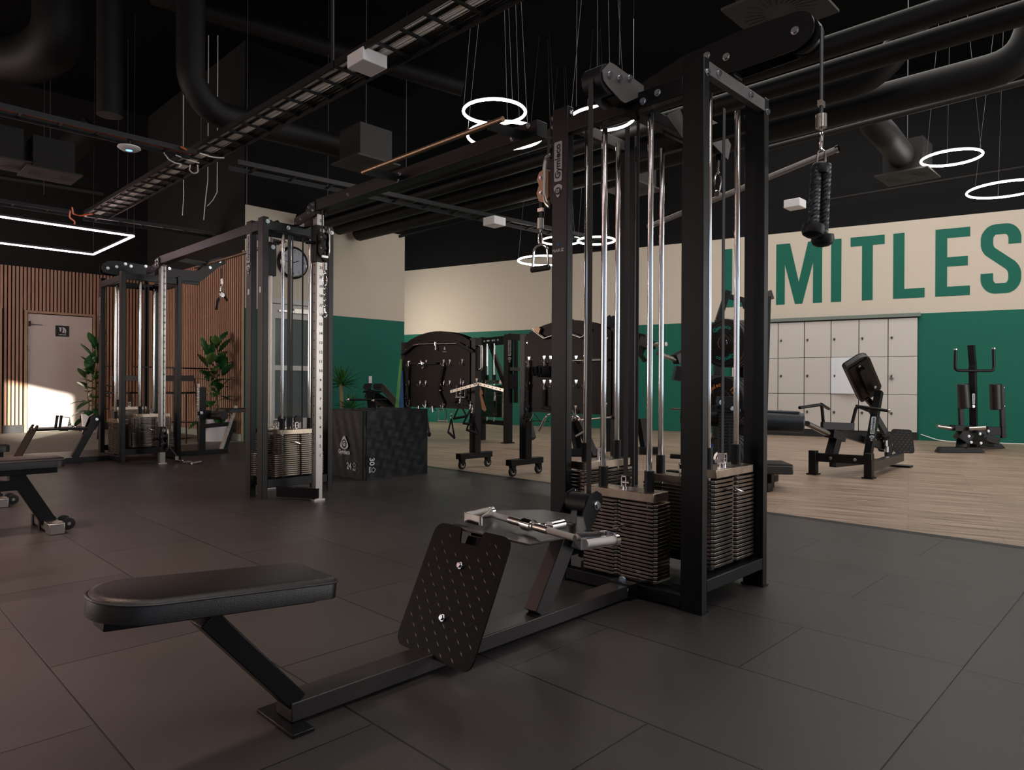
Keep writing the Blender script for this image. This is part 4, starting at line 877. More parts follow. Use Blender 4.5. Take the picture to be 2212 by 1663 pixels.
for xx in (119, 128): MB().cyl(OY(xx, 930, 8.86+0.0), OY(xx+5, 897, 8.86), 0.014, seg=12).build('grip', 'grip', rg)
b = MB().tube([OY(124, 899, 8.86), OY(151, 902, 8.86)], 0.005, 8).tube([OY(120, 929, 8.86), OY(147, 930, 8.86)], 0.005, 8); b.poly_prism([OY(151, 901, 8.86), OY(153, 911, 8.86), OY(150, 916, 8.86), OY(147, 931, 8.86), OY(145, 930, 8.86), OY(147, 915, 8.86)], (0, 0.01, 0)); b.build('frame', 'satin', rg)
b = MB().ball(OY(150, 916, 8.86), 0.018); b.tube([OY(150, 916, 8.86), OY(165, 923, 8.86)], 0.008, 8); b.cyl(OY(168, 924, 8.86), OY(177, 928, 8.86), 0.022, seg=14); b.tube([OY(177, 928, 8.86), OY(190, 928, 8.86)], 0.008, 8); b.build('swivel', 'chrome', rg)

# ------------------------------------------------------------------ benches at left
def bench(label):
    r = thing('weight_bench', label, 'bench', (1.0, 4.86, 0))
    yb = 4.87
    pad(r, V((0.62, yb, 0.385)), X_, Y_, Z_, 0.44, 0.135, (0.045, 0.045, 0.045, 0.045), 0.055)
    MB().bx(0.20, 1.03, yb-0.06, yb+0.06, 0.345, 0.386).build('pad_rail', 'powder', r, bevel=0.002)
    MB().bx(0.80, 0.88, yb-0.035, yb+0.035, 0.315, 0.346).build('pivot_block', 'powder', r)
    MB().bx(-0.4, 0.86, yb-0.03, yb+0.03, 0.255, 0.315).build('frame_beam', 'powder', r, bevel=0.003)
    MB().bar((0.845, yb, 0.325), (1.0, yb, 0.045), 0.06, 0.075).build('leg', 'powder', r, bevel=0.003)
    MB().bar((-0.3, yb, 0.27), (-0.42, yb, 0.02), 0.06, 0.075).build('leg', 'powder', r, bevel=0.003)
    ft = MB().bx(0.965, 1.035, yb-0.20, yb+0.27, 0.010, 0.062).build('cross_foot', 'satin', r, bevel=0.004)
    MB().bx(0.96, 1.04, yb-0.205, yb-0.10, 0.0, 0.066).build('foot_cap', 'satin', ft, bevel=0.006)
    for yy in (yb+0.235, yb+0.05): MB().bx(0.958, 1.042, yy-0.02, yy+0.02, 0.0, 0.068).build('rubber_sleeve', 'rubber', ft)
    for yy in (yb-0.07, yb+0.045):
        MB().lathe((1.085, yy, 0.036), (0, 1, 0), [(-0.015, 0.022), (-0.013, 0.034), (0.013, 0.034), (0.015, 0.022)], 24).build('wheel', 'rubber', r)
        b = MB().cyl((1.085, yy-0.018, 0.036), (1.085, yy+0.018, 0.036), 0.010, seg=12); b.bar((1.035, yy, 0.05), (1.085, yy, 0.036), 0.008, 0.02); b.build('axle_bracket', 'satin', r)
    return r
bn = bench('black padded weight bench cut off at the left edge, with steel cross foot and wheels')
bn2 = copy_tree(bn, None, (-0.06, 1.27, 0)); bn2['label'] = 'second weight bench, seen only as one small wheel at the left edge behind the first'
bn['group'] = bn2['group'] = 'weight benches at the left edge'

# ------------------------------------------------------------------ plyo box
bx0, bx1, by0, by1, bh = 3.543, 4.292, 5.392, 5.98, 0.640
pbx = thing('plyo_box', 'big black soft jump box marked 24 inch and 30 inch, beside the clock-side tower', 'plyo box', (3.9, 5.7, 0))
bm_ = MB(); N = 22
def vol(u, v, s): return 0.006*math.sin(u*9+v*5+s)+0.004*math.sin(u*17-v*11+s*2)+0.003*math.sin(v*25+u*6)
for (o, uu, vv, L, Hh, s) in ((V((bx0, by0, 0)), X_, Z_, bx1-bx0, bh, 0.3), (V((bx1, by0, 0)), Y_, Z_, by1-by0, bh, 1.2), (V((bx1, by1, 0)), -X_, Z_, bx1-bx0, bh, 2.2), (V((bx0, by1, 0)), -Y_, Z_, by1-by0, bh, 4.0), (V((bx0, by0, bh)), X_, Y_, bx1-bx0, by1-by0, 5.0)):
    nn = uu.cross(vv); grid = []
    for j in range(N+1):
        row = []
        for i in range(N+1):
            a_, c_ = i/N, j/N; e = min(a_, 1-a_, c_ if vv is Z_ else min(c_, 1-c_), 1-c_); f_ = min(1, e*8)
            row.append(bm_.bm.verts.new(o+uu*L*a_+vv*Hh*c_+nn*vol(a_*3, c_*2, s)*f_*(0.35 if s == 4.0 else 1.2)))
        grid.append(row)
    for j in range(N):
        for i in range(N): bm_.bm.faces.new((grid[j][i], grid[j][i+1], grid[j+1][i+1], grid[j+1][i]))
bmesh.ops.remove_doubles(bm_.bm, verts=bm_.bm.verts, dist=0.0005); bm_.build('cover', 'vinyl', pbx, angle=50)
b = MB()
for z in (0.004, bh-0.002): b.tube([(bx0, by0, z), (bx1, by0, z), (bx1, by1, z), (bx0, by1, z)], 0.004, 6, closed=True)
b.tube([(bx0, by0, 0), (bx0, by0, bh)], 0.009, 8); b.tube([(bx0+0.035, by0-0.004, 0), (bx0+0.035, by0-0.004, bh)], 0.004, 6); b.build('seam', 'vinyl', pbx)
def decal(fn, name='lettering', mm='white_logo', parent=pbx):
    b = MB(); fn(b); return b.build(name, mm, parent)
c = OX(743, 966, bx0-0.014); rr_, uu_ = -Y_, Z_
wS, hS = (OX(733, 962, bx0).y-OX(754, 962, bx0).y), (OX(743, 938, bx0).z-OX(743, 970, bx0).z)
lc = OX(743.5, 955, bx0-0.012)
decal(lambda b: logo_shield(b, lc, rr_, uu_, wS, hS, 0.001), 'emblem')
decal(lambda b: b.lathe(lc+Z_*(-hS*.10)-X_*0.0012, (-1, 0, 0), [(0, wS*.25), (0.0008, wS*.25)], 24), 'emblem_ring', 'black_print')
decal(lambda b: b.text('G', lc+Z_*(-hS*.10)-X_*0.0025, rr_, uu_, wS*.27, 0.001, bold=0.05), 'emblem_letter')
decal(lambda b: b.text('Gymleco', OX(743.5, 976, bx0-0.012), rr_, uu_, 0.042, 0.001, bold=0.03, sx=0.92))
decal(lambda b: b.text('24', OX(754, 1007, bx0-0.012), rr_, uu_, 0.062, 0.001, bold=0.02, sx=0.9))
decal(lambda b: b.text('inch', OX(765, 1014, bx0-0.012), rr_, uu_, 0.027, 0.001, bold=0.02, sx=0.8))
def house(b, c, r, u, s):
    P = [(-0.5, -0.4), (0.5, -0.4), (0.5, 0.1), (0.75, 0.1), (0, 0.75), (-0.75, 0.1), (-0.5, 0.1)]
    Q = [c+r*p[0]*s+u*p[1]*s for p in P]
    for i in range(len(Q)): b.bar(Q[i], Q[(i+1) % len(Q)], 0.004, 0.002, up=r.cross(u))
decal(lambda b: house(b, OX(765, 1005, bx0-0.013), rr_, uu_, 0.033))
f0 = lambda x, y: OY(x, y, by0-0.014)
decal(lambda b: b.text('30', f0(803, 997), -Z_, X_, 0.052, 0.001, bold=0.025))
decal(lambda b: b.text('inch', f0(799, 1015), -Z_, X_, 0.024, 0.001, bold=0.02))
decal(lambda b: house(b, f0(806, 1015), -Z_, X_, 0.035))

# ------------------------------------------------------------------ accessory racks on castors
def hook(b, p, n=-X_):
    p = V(p); b.poly_prism([p+Y_*0.016+Z_*0.022, p-Y_*0.016+Z_*0.022, p-Y_*0.006-Z_*0.012, p+Y_*0.006-Z_*0.012], n*0.003)
    b.tube([p+n*0.004+Z_*0.005, p+n*0.006-Z_*0.018, p+n*0.012-Z_*0.04, p+n*0.03-Z_*0.05, p+n*0.045-Z_*0.035, p+n*0.048-Z_*0.018], 0.0042, 8, fillet=0.01)
def rack(label, yp, sgn, W, x, hook_px, extra_hooks=()):
    r = thing('accessory_rack', label, 'accessory rack', (x, yp, 0), 'wheeled boards for cable handles')
    y1 = yp+sgn*W
    for y in (yp, y1):
        MB().bx(x-0.235, x+0.225, y-0.04, y+0.04, 0.105, 0.165).build('base_bar', 'powder', r, bevel=0.004)
        zt = 1.385
        MB().bx(x-0.04, x+0.045, y-0.045, y+0.045, 0.165, zt).build('post', 'powder', r, bevel=0.003)
        for dx in (-0.19, 0.18):
            c_ = V((x+dx, y-0.01, 0.048)); pb_ = V((x+dx, y, 0.1))
            w_ = MB().lathe(c_, (0, 1, 0), [(-0.013, 0.03), (-0.013, 0.044), (-0.008, 0.048), (0.008, 0.048), (0.013, 0.044), (0.013, 0.03)], 28).build('castor', 'rubber', r)
            b = MB().lathe(c_, (0, 1, 0), [(-0.0145, 0.028), (0.0145, 0.028)], 20); b.build('castor_hub', 'satin', w_)
            b = MB(); b.poly_prism([c_+V((-0.03, -0.022, 0.05)), c_+V((0.03, -0.022, 0.05)), c_+V((0.012, -0.022, -0.01)), c_+V((-0.008, -0.022, -0.01))], (0, 0.003, 0)); b.poly_prism([c_+V((-0.03, 0.019, 0.05)), c_+V((0.03, 0.019, 0.05)), c_+V((0.012, 0.019, -0.01)), c_+V((-0.008, 0.019, -0.01))], (0, 0.003, 0)); b.cyl(c_-Y_*0.026, c_+Y_*0.026, 0.008, seg=10); b.bx(c_.x-0.03, c_.x+0.03, c_.y-0.022, c_.y+0.022, 0.097, 0.102); b.build('castor_fork', 'powder', w_)
    ya, yb_ = (yp+sgn*0.03, y1-sgn*0.03)
    for xx in (x-0.052, x+0.047):
        zb_, zs, zc_ = 0.625, 1.355, 1.485; P = [(ya, zb_), (ya, zs)]
        for i in range(1, 12):
            t = i/12; P.append((ya+(yb_-ya)*t, zs+(zc_-zs)*math.sin(math.pi*t)**0.75))
        P += [(yb_, zs), (yb_, zb_)]
        bd = MB().poly_prism([(xx, y, z) for y, z in P], (0.005, 0, 0)).build('board', 'black_brown', r)
        if xx < x:
            for p in hook_px:
                b = MB(); hook(b, OX(p[0], p[1], xx-0.001)); b.build('hook', 'chrome', bd)
            cl_ = OX(960.5, 752, xx-0.002) if sgn > 0 else V((xx-0.002, (ya+yb_)/2, 1.28))
            b = MB(); logo_shield(b, cl_, -Y_, Z_, 0.036, 0.045, 0.001); b.build('emblem', 'white_logo', bd)
            b = MB(); b.text('Gymleco', cl_-Z_*0.038, -Y_, Z_, 0.013, 0.001, bold=0.02); b.build('lettering', 'white_logo', bd)
            b = MB()
            for y, z in ((ya, zs-0.06), (yb_, zs-0.06), (ya, zb_+0.1), (yb_, zb_+0.1)): b.bolt((xx, y+(0.04*sgn if y == ya else -0.04*sgn), z), (-1, 0, 0), 0.006)
            b.build('bolt', 'bolt', bd)
    for y, s in (((yp, -1),) if sgn > 0 else ((y1, -1),)):
        MB().tube([(x, y+s*0.045, 1.30), (x, y+s*0.10, 1.30), (x, y+s*0.10, 1.05), (x, y+s*0.045, 1.05)], 0.0145, 12, fillet=0.05).build('push_handle', 'satin', r)
    return r
M['black_brown'] = mat('dark_laminate_board', (0.010, 0.006, 0.0045), 0.40, spec=0.15)
h1 = [(885, 783), (909, 783), (921, 782), (959, 781), (972, 781), (999, 780), (884, 826), (908, 826), (920, 826), (959, 826), (972, 826), (1001, 826), (885, 868), (920, 869), (958, 871)]
r1 = rack('left-hand wheeled black accessory board behind the jump box, hung with straps and a brown belt', 5.43, 1, 1.22, 4.965, h1)
h2 = [(1143, 776), (1176, 774), (1190, 774), (1245, 774), (1264, 773), (1144, 826), (1176, 826), (1190, 826), (1245, 826), (1264, 826), (1143, 876), (1244, 881)]
r2 = rack('right-hand wheeled black accessory board seen partly through the foreground tower', 4.655, -1, 1.10, 4.93, h2)
XA = 4.965-0.075; XB = 4.93-0.075
def aX(x, y): return OX(x, y, XA)
def bX(x, y): return OX(x, y, XB)
def att(name, label, cat, p, grp='cable handles on the wheeled boards'): return thing(name, label, cat, p, grp)
# wide lat bar on board 1
t = att('lat_bar', 'wide lat bar with bent black grips lying across the top of the left-hand board', 'lat bar', aX(960, 742))
MB().tube([aX(893, 745), aX(1020, 741)] if False else [aX(893, 746), aX(905, 743), aX(988, 741.5)], 0.012, 12).build('bar', 'satin', t)
MB().tube([aX(893, 746), aX(868, 766)], 0.017, 12).build('grip', 'grip', t); MB().tube([aX(988, 741), aX(1020, 760)], 0.017, 12).build('grip', 'grip', t)
b = MB().cyl(aX(941, 739), aX(941, 746), 0.017, seg=14); snap(b, aX(941, 748), 0.045, 0.005, u=Y_); b.build('swivel', 'chrome', t)
t = att('pulldown_bar', 'short bar with two black foam grips under the lat bar on the left-hand board', 'cable handle', aX(915, 787))
MB().tube([aX(884, 785), aX(904, 785)], 0.015, 12).build('grip', 'grip', t); MB().tube([aX(918, 785), aX(943, 785)], 0.015, 12).build('grip', 'grip', t)
b = MB().tube([aX(902, 785), aX(920, 785)], 0.009, 10).cyl(aX(913, 782), aX(913, 788), 0.017, seg=12); b.torus(aX(913, 793), (1, 0, 0), 0.013, 0.004, 16, 8); b.build('swivel', 'chrome', t)
t = att('rope_attachment', 'black twisted rope hanging at the left edge of the left-hand board', 'rope attachment', aX(882, 830))
b = MB(); twist_rope(b, aX(882, 793), aX(879, 850), 0.0125, 8); b.build('rope', 'rope', t)
b = MB(); twist_rope(b, aX(882, 793)+Y_*0.02, aX(881, 862), 0.0125, 9); b.build('rope', 'rope', t)
b = MB(); snap(b, aX(882, 785), 0.04, 0.005, u=Y_); b.build('ring', 'chrome', t)
for p in ((879, 851), (880, 868)): b = MB(); rope_end(b, aX(*p), -Z_, 0.0125); b.build('end_cap', 'rubber', t)
t = att('ankle_strap', 'long black nylon strap hanging in a curve in the middle of the left-hand board', 'cable strap', aX(950, 820))
P = [aX(957, 791), aX(951, 818), aX(946, 845), aX(953, 862), aX(958, 872)]
PP = fil(P, 0.05)
b = MB()
for i in range(len(PP)-1):
    if (PP[i+1]-PP[i]).length > 1e-4: b.bar(PP[i], PP[i+1], 0.008, 0.038, up=(0, 1, 0))
b.build('strap', 'strap', t); b = MB().box(aX(951, 843), (0.01, 0.03, 0.012)).torus(aX(957, 789), (1, 0, 0), 0.012, 0.004, 14, 8).torus(aX(958, 874), (1, 0, 0), 0.012, 0.004, 14, 8); b.build('buckle', 'chrome', t)
def stirrup(label, fn, cx, top, bot, w, grip_m='knurl', n_carab=True, slant=0):
    t = att('stirrup_handle', label, 'cable handle', fn(cx, top))
    MB().tube([fn(cx-w, bot), fn(cx-w, top+3), fn(cx+w, top+3), fn(cx+w, bot+slant)], 0.0055, 8, fillet=0.02).build('frame', 'chrome', t)
    MB().cyl(fn(cx-w-1, bot), fn(cx+w+1, bot+slant), 0.0115, seg=12).build('grip', grip_m, t)
    if n_carab: b = MB(); snap(b, fn(cx, top-6), 0.035, 0.004, u=Y_); b.build('carabiner', 'chrome', t)
    return t
stirrup('square chrome stirrup hanging below the middle of the left-hand board', aX, 956, 882, 909, 8.5)
stirrup('rose-tinted chrome stirrup hung beside the perforated bar on the left-hand board', aX, 995, 829, 858, 9, 'satin')
t = att('rope_attachment', 'black rope hanging just behind the right corner of the jump box', 'rope attachment', aX(925, 900))
b = MB(); snap(b, aX(919, 872), 0.05, 0.005, u=Y_); b.build('carabiner', 'chrome', t)
b = MB(); twist_rope(b, aX(920, 884), aX(927, 934), 0.012, 9); b.build('rope', 'rope', t)
b = MB(); rope_end(b, aX(927, 936), -Z_, 0.012); b.build('end_cap', 'rubber', t)
for px_, lab in ((904, 'chrome triangle grip peeping over the jump box, nearer its left part'), (934, 'chrome triangle grip peeping over the jump box, nearer the hanging rope')):
    t = att('close_grip_handle', lab, 'cable handle', aX(px_, 885))
    MB().tube([aX(px_-8, 888), aX(px_, 877), aX(px_+8, 888)], 0.005, 8).tube([aX(px_, 877), aX(px_+1, 890)], 0.006, 8).build('frame', 'chrome', t)
# perforated angle bar with hanging grips, on the near post of board 1
XP = 4.965-0.20
def pX(x, y): return OX(x, y, XP)
t = att('perforated_bar', 'perforated steel bar bent in a shallow V, sticking out in front of the left-hand board', 'cable attachment', pX(1033, 830))
for a_, c_ in ((pX(973, 846), pX(1034, 829)), (pX(1034, 829), pX(1088, 843))):
    bb = MB().bar(a_, c_, 0.006, 0.030).build('plate', 'satin', t); bh_ = MB()
    for i in range(6):
        q = a_.lerp(c_, (i+0.6)/6.4); bh_.lathe(q-X_*0.0035+V((0, 0, 0)), (-1, 0, 0), [(0, 0.0065), (0.0006, 0.0065)], 10)
    bh_.build('hole', 'black_print', bb)
b = MB().bolt(pX(1034, 830), (-1, 0, 0), 0.008); hook(b, pX(1030, 822)); b.build('hook', 'chrome', t)
def webgrip(label, top, a_, c_, fn=pX, th=0.013):
    t = att('strap_handle', label, 'cable handle', fn(*top))
    b = MB()
    for e in (a_, c_): b.bar(fn(*top), fn(*e), 0.004, 0.020, up=(0, 1, 0))
    b.build('strap', 'strap', t); MB().cyl(fn(*a_), fn(*c_), th, seg=14).build('grip', 'grip', t)
    b = MB().torus(fn(top[0], top[1]-2), (0, 1, 0), 0.010, 0.0035, 14, 8); snap(b, fn(top[0], top[1]-13), 0.045, 0.004, u=Y_); b.build('carabiner', 'chrome', t)
webgrip('black strap handle hanging lowest in front of the left-hand board, grip tilted', (975, 905), (968, 933), (982, 946))
webgrip('black strap handle with a long grip slanting across the near post of the left-hand board', (1020, 893), (1008, 928), (1034, 938))
webgrip('black strap handle crossing under the perforated bar, its grip level', (994, 872), (980, 904), (1008, 899))
webgrip('black strap handle hung close to the near post, short dark grip facing the viewer', (1016, 885), (1001, 914), (1018, 917))
webgrip('black strap handle folded behind the perforated bar at the board edge', (995, 852), (976, 873), (1012, 874), fn=aX)
webgrip('small black strap handle hanging from the right end of the perforated bar', (1069, 866), (1066, 893), (1070, 899), th=0.017)
b = MB()
t = att('leather_belt', 'tan leather strap hanging beside the near post of the left-hand board', 'leather strap', pX(1040, 870))
b.poly_prism([pX(1037, 836), pX(1043, 850), pX(1040, 853), pX(1050, 885), pX(1047, 889), pX(1041, 884), pX(1036, 852)], (0.004, 0, 0)); b.build('strap', 'orange_leather', t)
# resistance bands at the left end of board 1
t = att('resistance_band', 'bright green and blue resistance bands hanging over the left end of the left-hand board', 'resistance band', aX(858, 830))
b = MB(); b.poly_prism([aX(864, 776), aX(868, 776), aX(866, 830), aX(861, 884), aX(853, 884), aX(858, 830)], (0.010, 0, 0)); b.build('band', 'band_green', t)
b = MB(); b.poly_prism([aX(867, 800), aX(869, 800), aX(872, 884), aX(861, 884), aX(864, 845)], (0.012, 0, 0)); b.build('band', 'band_blue', t)
# items on board 2
t = att('curl_bar', 'short cambered chrome bar resting on top of the right-hand board', 'curl bar', bX(1200, 724))
MB().tube([bX(1150, 712), bX(1175, 731), bX(1195, 724), bX(1232, 721), bX(1254, 729), bX(1260, 727), bX(1273, 711)], 0.012, 12).build('bar', 'satin', t)
b = MB().box(bX(1162, 713), (0.02, 0.06, 0.05), (X_, (Y_*0.8+Z_*0.4).normalized(), (Z_*0.8-Y_*0.4).normalized())); b.build('brush', 'bronze', t)
t = att('rope_attachment', 'thick black rope hanging full length at the left of the right-hand board', 'rope attachment', bX(1138, 840))
b = MB(); snap(b, bX(1141, 784), 0.05, 0.005, u=Y_); b.build('carabiner', 'chrome', t)
b = MB(); twist_rope(b, bX(1138, 794), bX(1134, 896), 0.016, 11); b.build('rope', 'rope', t); b = MB(); twist_rope(b, bX(1141, 794), bX(1139, 900), 0.014, 12); b.build('rope', 'rope', t)
for p in ((1134, 899), (1139, 904)): b = MB(); rope_end(b, bX(*p), -Z_, 0.015); b.build('end_cap', 'rubber', t)
t = att('ankle_cuff', 'rolled black padded ankle cuff on the right-hand board', 'ankle cuff', bX(1170, 805))
for cx_2, rr in ((1164, .8), (1173, 1), (1181, .9)):
    c_ = bX(cx_2, 802); b = MB()
    pts = [c_+V((-0.0, 0.020*math.cos(a)*rr, 0.052*math.sin(a)*rr)) for a in [R(k_*30) for k_ in range(12)]]
    for i in range(12): b.bar(pts[i]-X_*0.03, pts[(i+1) % 12]-X_*0.03, 0.10, 0.007, up=(pts[i]-c_))
    b.build('padding', 'strap', t)
b = MB(); snap(b, bX(1176, 783), 0.04, 0.004, u=Y_); b.build('ring', 'chrome', t)
t = att('rope_attachment', 'short black rope on a lower hook of the right-hand board', 'rope attachment', bX(1175, 850))
b = MB(); twist_rope(b, bX(1174, 842), bX(1174, 878), 0.014, 5); b.build('rope', 'rope', t); b = MB(); snap(b, bX(1175, 836), 0.03, 0.004, u=Y_); b.build('ring', 'chrome', t)
t = att('padded_handle', 'dark padded handle bar under the right-hand board with a shiny grip slanting down', 'cable handle', bX(1185, 880))
MB().cyl(bX(1171, 879), bX(1192, 884), 0.018, seg=14).build('grip', 'grip', t); MB().cyl(bX(1164, 931), bX(1178, 902), 0.013, seg=14).build('grip', 'satin', t); MB().tube([bX(1178, 902), bX(1184, 896), bX(1192, 893)], 0.008, 8).build('frame', 'chrome', t)
b = MB(); b.tube([bX(1144, 909), bX(1153, 892), bX(1166, 909), bX(1176, 912)], 0.004, 8); b.tube([bX(1142, 909), bX(1188, 911)], 0.005, 8)
t = att('close_grip_handle', 'chrome wire triangle grip glimpsed below the right-hand board', 'cable handle', bX(1165, 900)); b.build('frame', 'chrome', t)
t = att('straight_bar', 'short straight chrome bar seen between the guide rods on the right-hand board', 'cable handle', bX(1270, 780))
MB().tube([bX(1233, 779), bX(1312, 777)], 0.012, 12).build('bar', 'satin', t); b = MB().cyl(bX(1268, 774), bX(1268, 782), 0.018, seg=12); snap(b, bX(1268, 785), 0.05, 0.005, u=Y_); b.build('swivel', 'chrome', t)
t = att('double_d_handle', 'chrome double grip bar hanging lowest on the right-hand board, behind the guide rods', 'cable handle', bX(1265, 905))
b = MB(); snap(b, bX(1243, 892), 0.06, 0.005, u=Y_); b.tube([bX(1232, 920), bX(1233, 902), bX(1245, 898), bX(1258, 908)], 0.012, 10, fillet=0.03); b.build('swivel', 'chrome', t)
MB().tube([bX(1250, 907), bX(1320, 901)], 0.010, 10).build('bar', 'satin', t); MB().tube([bX(1262, 907), bX(1277, 923), bX(1244, 942)], 0.009, 10, fillet=0.02).build('grip', 'knurl', t)
# ------------------------------------------------------------------ machines on the wood floor
def seg(r, pts_d, w, h, name='frame', m_='powder', up=(0, 0, 1)):
    """square tube between two (x, y, depth) picture-measured points, placed in the hall"""
    a, c = D(*pts_d[0]), D(*pts_d[1]); return MB().bar(a, c, w, h, up=up).build(name, m_, r, bevel=0.003)
# far cable machine between the two boards
fm = thing('cable_machine', 'slim black single-stack cable machine standing between the two wheeled boards', 'cable machine', (7.8, 7.8, 0))
dm = 10.85
pA, pB = G(1042, 950, 0), G(1097, 957, 0)
MB().bx(pA.x-.04, pA.x+.04, pA.y-.04, pA.y+.04, 0, 1.66).build('post', 'powder', fm, bevel=0.003)
MB().bx(pB.x-.05, pB.x+.05, pB.y-.05, pB.y+.05, 0, 1.66).build('post', 'powder', fm, bevel=0.003)
u_ = (pB-pA).normalized(); L_ = (pB-pA).length; nu = Z_.cross(u_)
MB().bar(pA+Z_*1.58, pB+Z_*1.58, 0.05, 0.13).build('top_rail', 'powder', fm, bevel=0.003)
MB().bar(pA+Z_*0.30, pB+Z_*0.30, 0.05, 0.07).build('bottom_rail', 'powder', fm, bevel=0.003)
MB().box(pB-Z_*0+V((0, -0.0, 0.006)), (0.18, 0.12, 0.012)).build('foot_plate', 'powder', fm)
bolts(fm, [pA+u_*L_*t+Z_*1.59-nu*0.026 if (-nu).dot(-FW) > 0 else pA+u_*L_*t+Z_*1.59+nu*0.026 for t in (.12, .25, .30, .45, .52, .66)], -FW, 0.013)
cst = pA+u_*L_*.42-nu*0.05
b = MB()
stm = MB().box(cst+Z_*0.935, (L_*.62, 0.13, 0.055), (u_, nu, Z_)).build('weight_stack', 'head', fm)
for i in range(22): MB().box(cst+Z_*(0.40+i*0.0225), (L_*.78, 0.14, 0.019), (u_, nu, Z_)).build('weight_plate', 'plate', stm)
for t in (.30, .58): MB().cyl(pA+u_*L_*t-nu*.05+Z_*0.32, pA+u_*L_*t-nu*.05+Z_*1.54, 0.014, seg=12).build('guide_rod', 'chrome', fm); MB().cyl(pA+u_*L_*t-nu*.05+Z_*0.96, pA+u_*L_*t-nu*.05+Z_*1.05, 0.026, seg=12).build('stop_bushing', 'rubber', fm)
for t in (.20, .40, .48): MB().bar(pA+u_*L_*t+Z_*0.95, pA+u_*L_*t+Z_*1.54, 0.016, 0.005, up=nu).build('belt', 'belt', fm)
seg(fm, [(1060, 745, dm), (1094, 840, dm-.3)], .05, .07, 'brace')
seg(fm, [(1100, 727, 10.4), (1129, 729, 10.6)], .05, .10, 'side_arm'); seg(fm, [(1114, 735, 10.5), (1114, 870, 10.5)], .07, .07, 'side_post')
seg(fm, [(1100, 797, 10.4), (1122, 798, 10.5)], .05, .05, 'side_arm'); seg(fm, [(1108, 808, 10.5), (1108, 840, 10.5)], .10, .12, 'pad_block')
badge(fm, OX(1101, 757, pB.x-.052), Z_, Y_, 0.34)
seg(fm, [(1046, 790, 10.9), (1046, 860, 10.9)], .08, .05, 'carriage', 'powder')
# plate-loaded press behind the right-hand board
pm_ = thing('plate_loaded_press', 'large black plate-loaded press machine behind the foreground tower, steel weight pegs pointing at each other', 'gym machine', G(1360, 985, 0))
dp = 9.4
for q in (((1222, 985, 8.6), (1300, 985, 8.6)), ((1380, 985, 8.9), (1432, 983, 8.9))):
    a, c = D(*q[0]), D(*q[1]); a.z = c.z = 0.05; MB().bar(a, c, 0.10, 0.09).build('base_foot', 'powder', pm_, bevel=0.004)
for q in (((1236, 905, 8.9), (1252, 985, 8.7), .09), ((1248, 900, 8.8), (1284, 988, 8.5), .09), ((1385, 905, 9), (1398, 985, 8.9), .11), ((1310, 890, 8.7), (1312, 975, 8.7), .09), ((1142, 915, 9.6), (1150, 948, 9.5), .08)):
    seg(pm_, q[:2], q[2], .09, 'leg')
seg(pm_, [(1305, 700, 9.2), (1322, 688, 9.2)], .07, .12, 'arm'); 
MB().poly_prism([D(1303, 710, 9.2), D(1322, 682, 9.2), D(1331, 682, 9.2), D(1342, 716, 9.2)], FW*0.05).build('gusset', 'powder', pm_)
MB().poly_prism([D(1233, 706, 9.2), D(1231, 690, 9.2), D(1239, 689, 9.2), D(1242, 706, 9.2)], FW*0.05).build('gusset', 'powder', pm_)
seg(pm_, [(1305, 712, 9.2), (1395, 731, 9.0)], .09, .10, 'arm'); seg(pm_, [(1385, 734, 9.0), (1406, 745, 8.9)], .09, .12, 'arm')
seg(pm_, [(1375, 755, 9.0), (1390, 762, 9.0)], .12, .14, 'arm')
seg(pm_, [(1392, 772, 8.8), (1386, 776, 8.8)], .10, .10, 'peg_block'); seg(pm_, [(1404, 745, 8.7), (1416, 746, 8.7)], .07, .10, 'peg_block')
MB().cyl(D(1408, 745, 8.7), D(1439, 743, 8.5), 0.026, seg=18).build('weight_peg', 'satin', pm_)
MB().cyl(D(1421, 763, 8.4), D(1461, 778, 8.6), 0.027, seg=18).build('weight_peg', 'satin', pm_)
seg(pm_, [(1458, 777, 8.6), (1490, 760, 8.7)], .12, .12, 'peg_block'); seg(pm_, [(1456, 805, 8.6), (1490, 812, 8.6)], .16, .18, 'peg_block')
seg(pm_, [(1465, 812, 8.6), (1640, 822, 8.7)], .06, .06, 'arm')
seg(pm_, [(1335, 860, 9.0), (1345, 900, 9.0)], .3, .12, 'seat', 'leather')
seg(pm_, [(1340, 720, 9.2), (1343, 975, 9.0)], .10, .10, 'post')
# raised Y-shaped frame behind the bumper plates
seg(pm_, [(1552, 690, 8.9), (1573, 628, 8.9)], .07, .07, 'lever_arm'); seg(pm_, [(1573, 640, 8.9), (1606, 648, 8.9)], .05, .06, 'lever_arm'); seg(pm_, [(1606, 650, 8.9), (1610, 666, 8.9)], .03, .05, 'lever_arm')
b = MB().tube([D(1610, 664, 8.9), D(1613, 670, 8.9), D(1619, 669, 8.9)], 0.012, 8); b.build('hook', 'powder', pm_)
seg(pm_, [(1656, 640, 8.9), (1668, 636, 8.9)], .06, .12, 'lever_arm', 'powder_grey')
q_ = D(1545, 938, 8.9); q_.z = 0.0; seg(pm_, [(1552, 690, 8.9), (1552, 700, 8.9)], .07, .07, 'lever_arm'); MB().bar(D(1552, 690, 8.9), q_, .08, .08).build('post', 'powder', pm_, bevel=.003)
q_ = D(1648, 935, 8.9); q_.z = 0.0; MB().bar(D(1658, 640, 8.9), q_, .07, .07).build('post', 'powder', pm_, bevel=.003); MB().bar(V((q_.x, q_.y, .05)), V((D(1545, 938, 8.9).x, D(1545, 938, 8.9).y, .05)), .08, .08).build('base_foot', 'powder', pm_, bevel=.003)
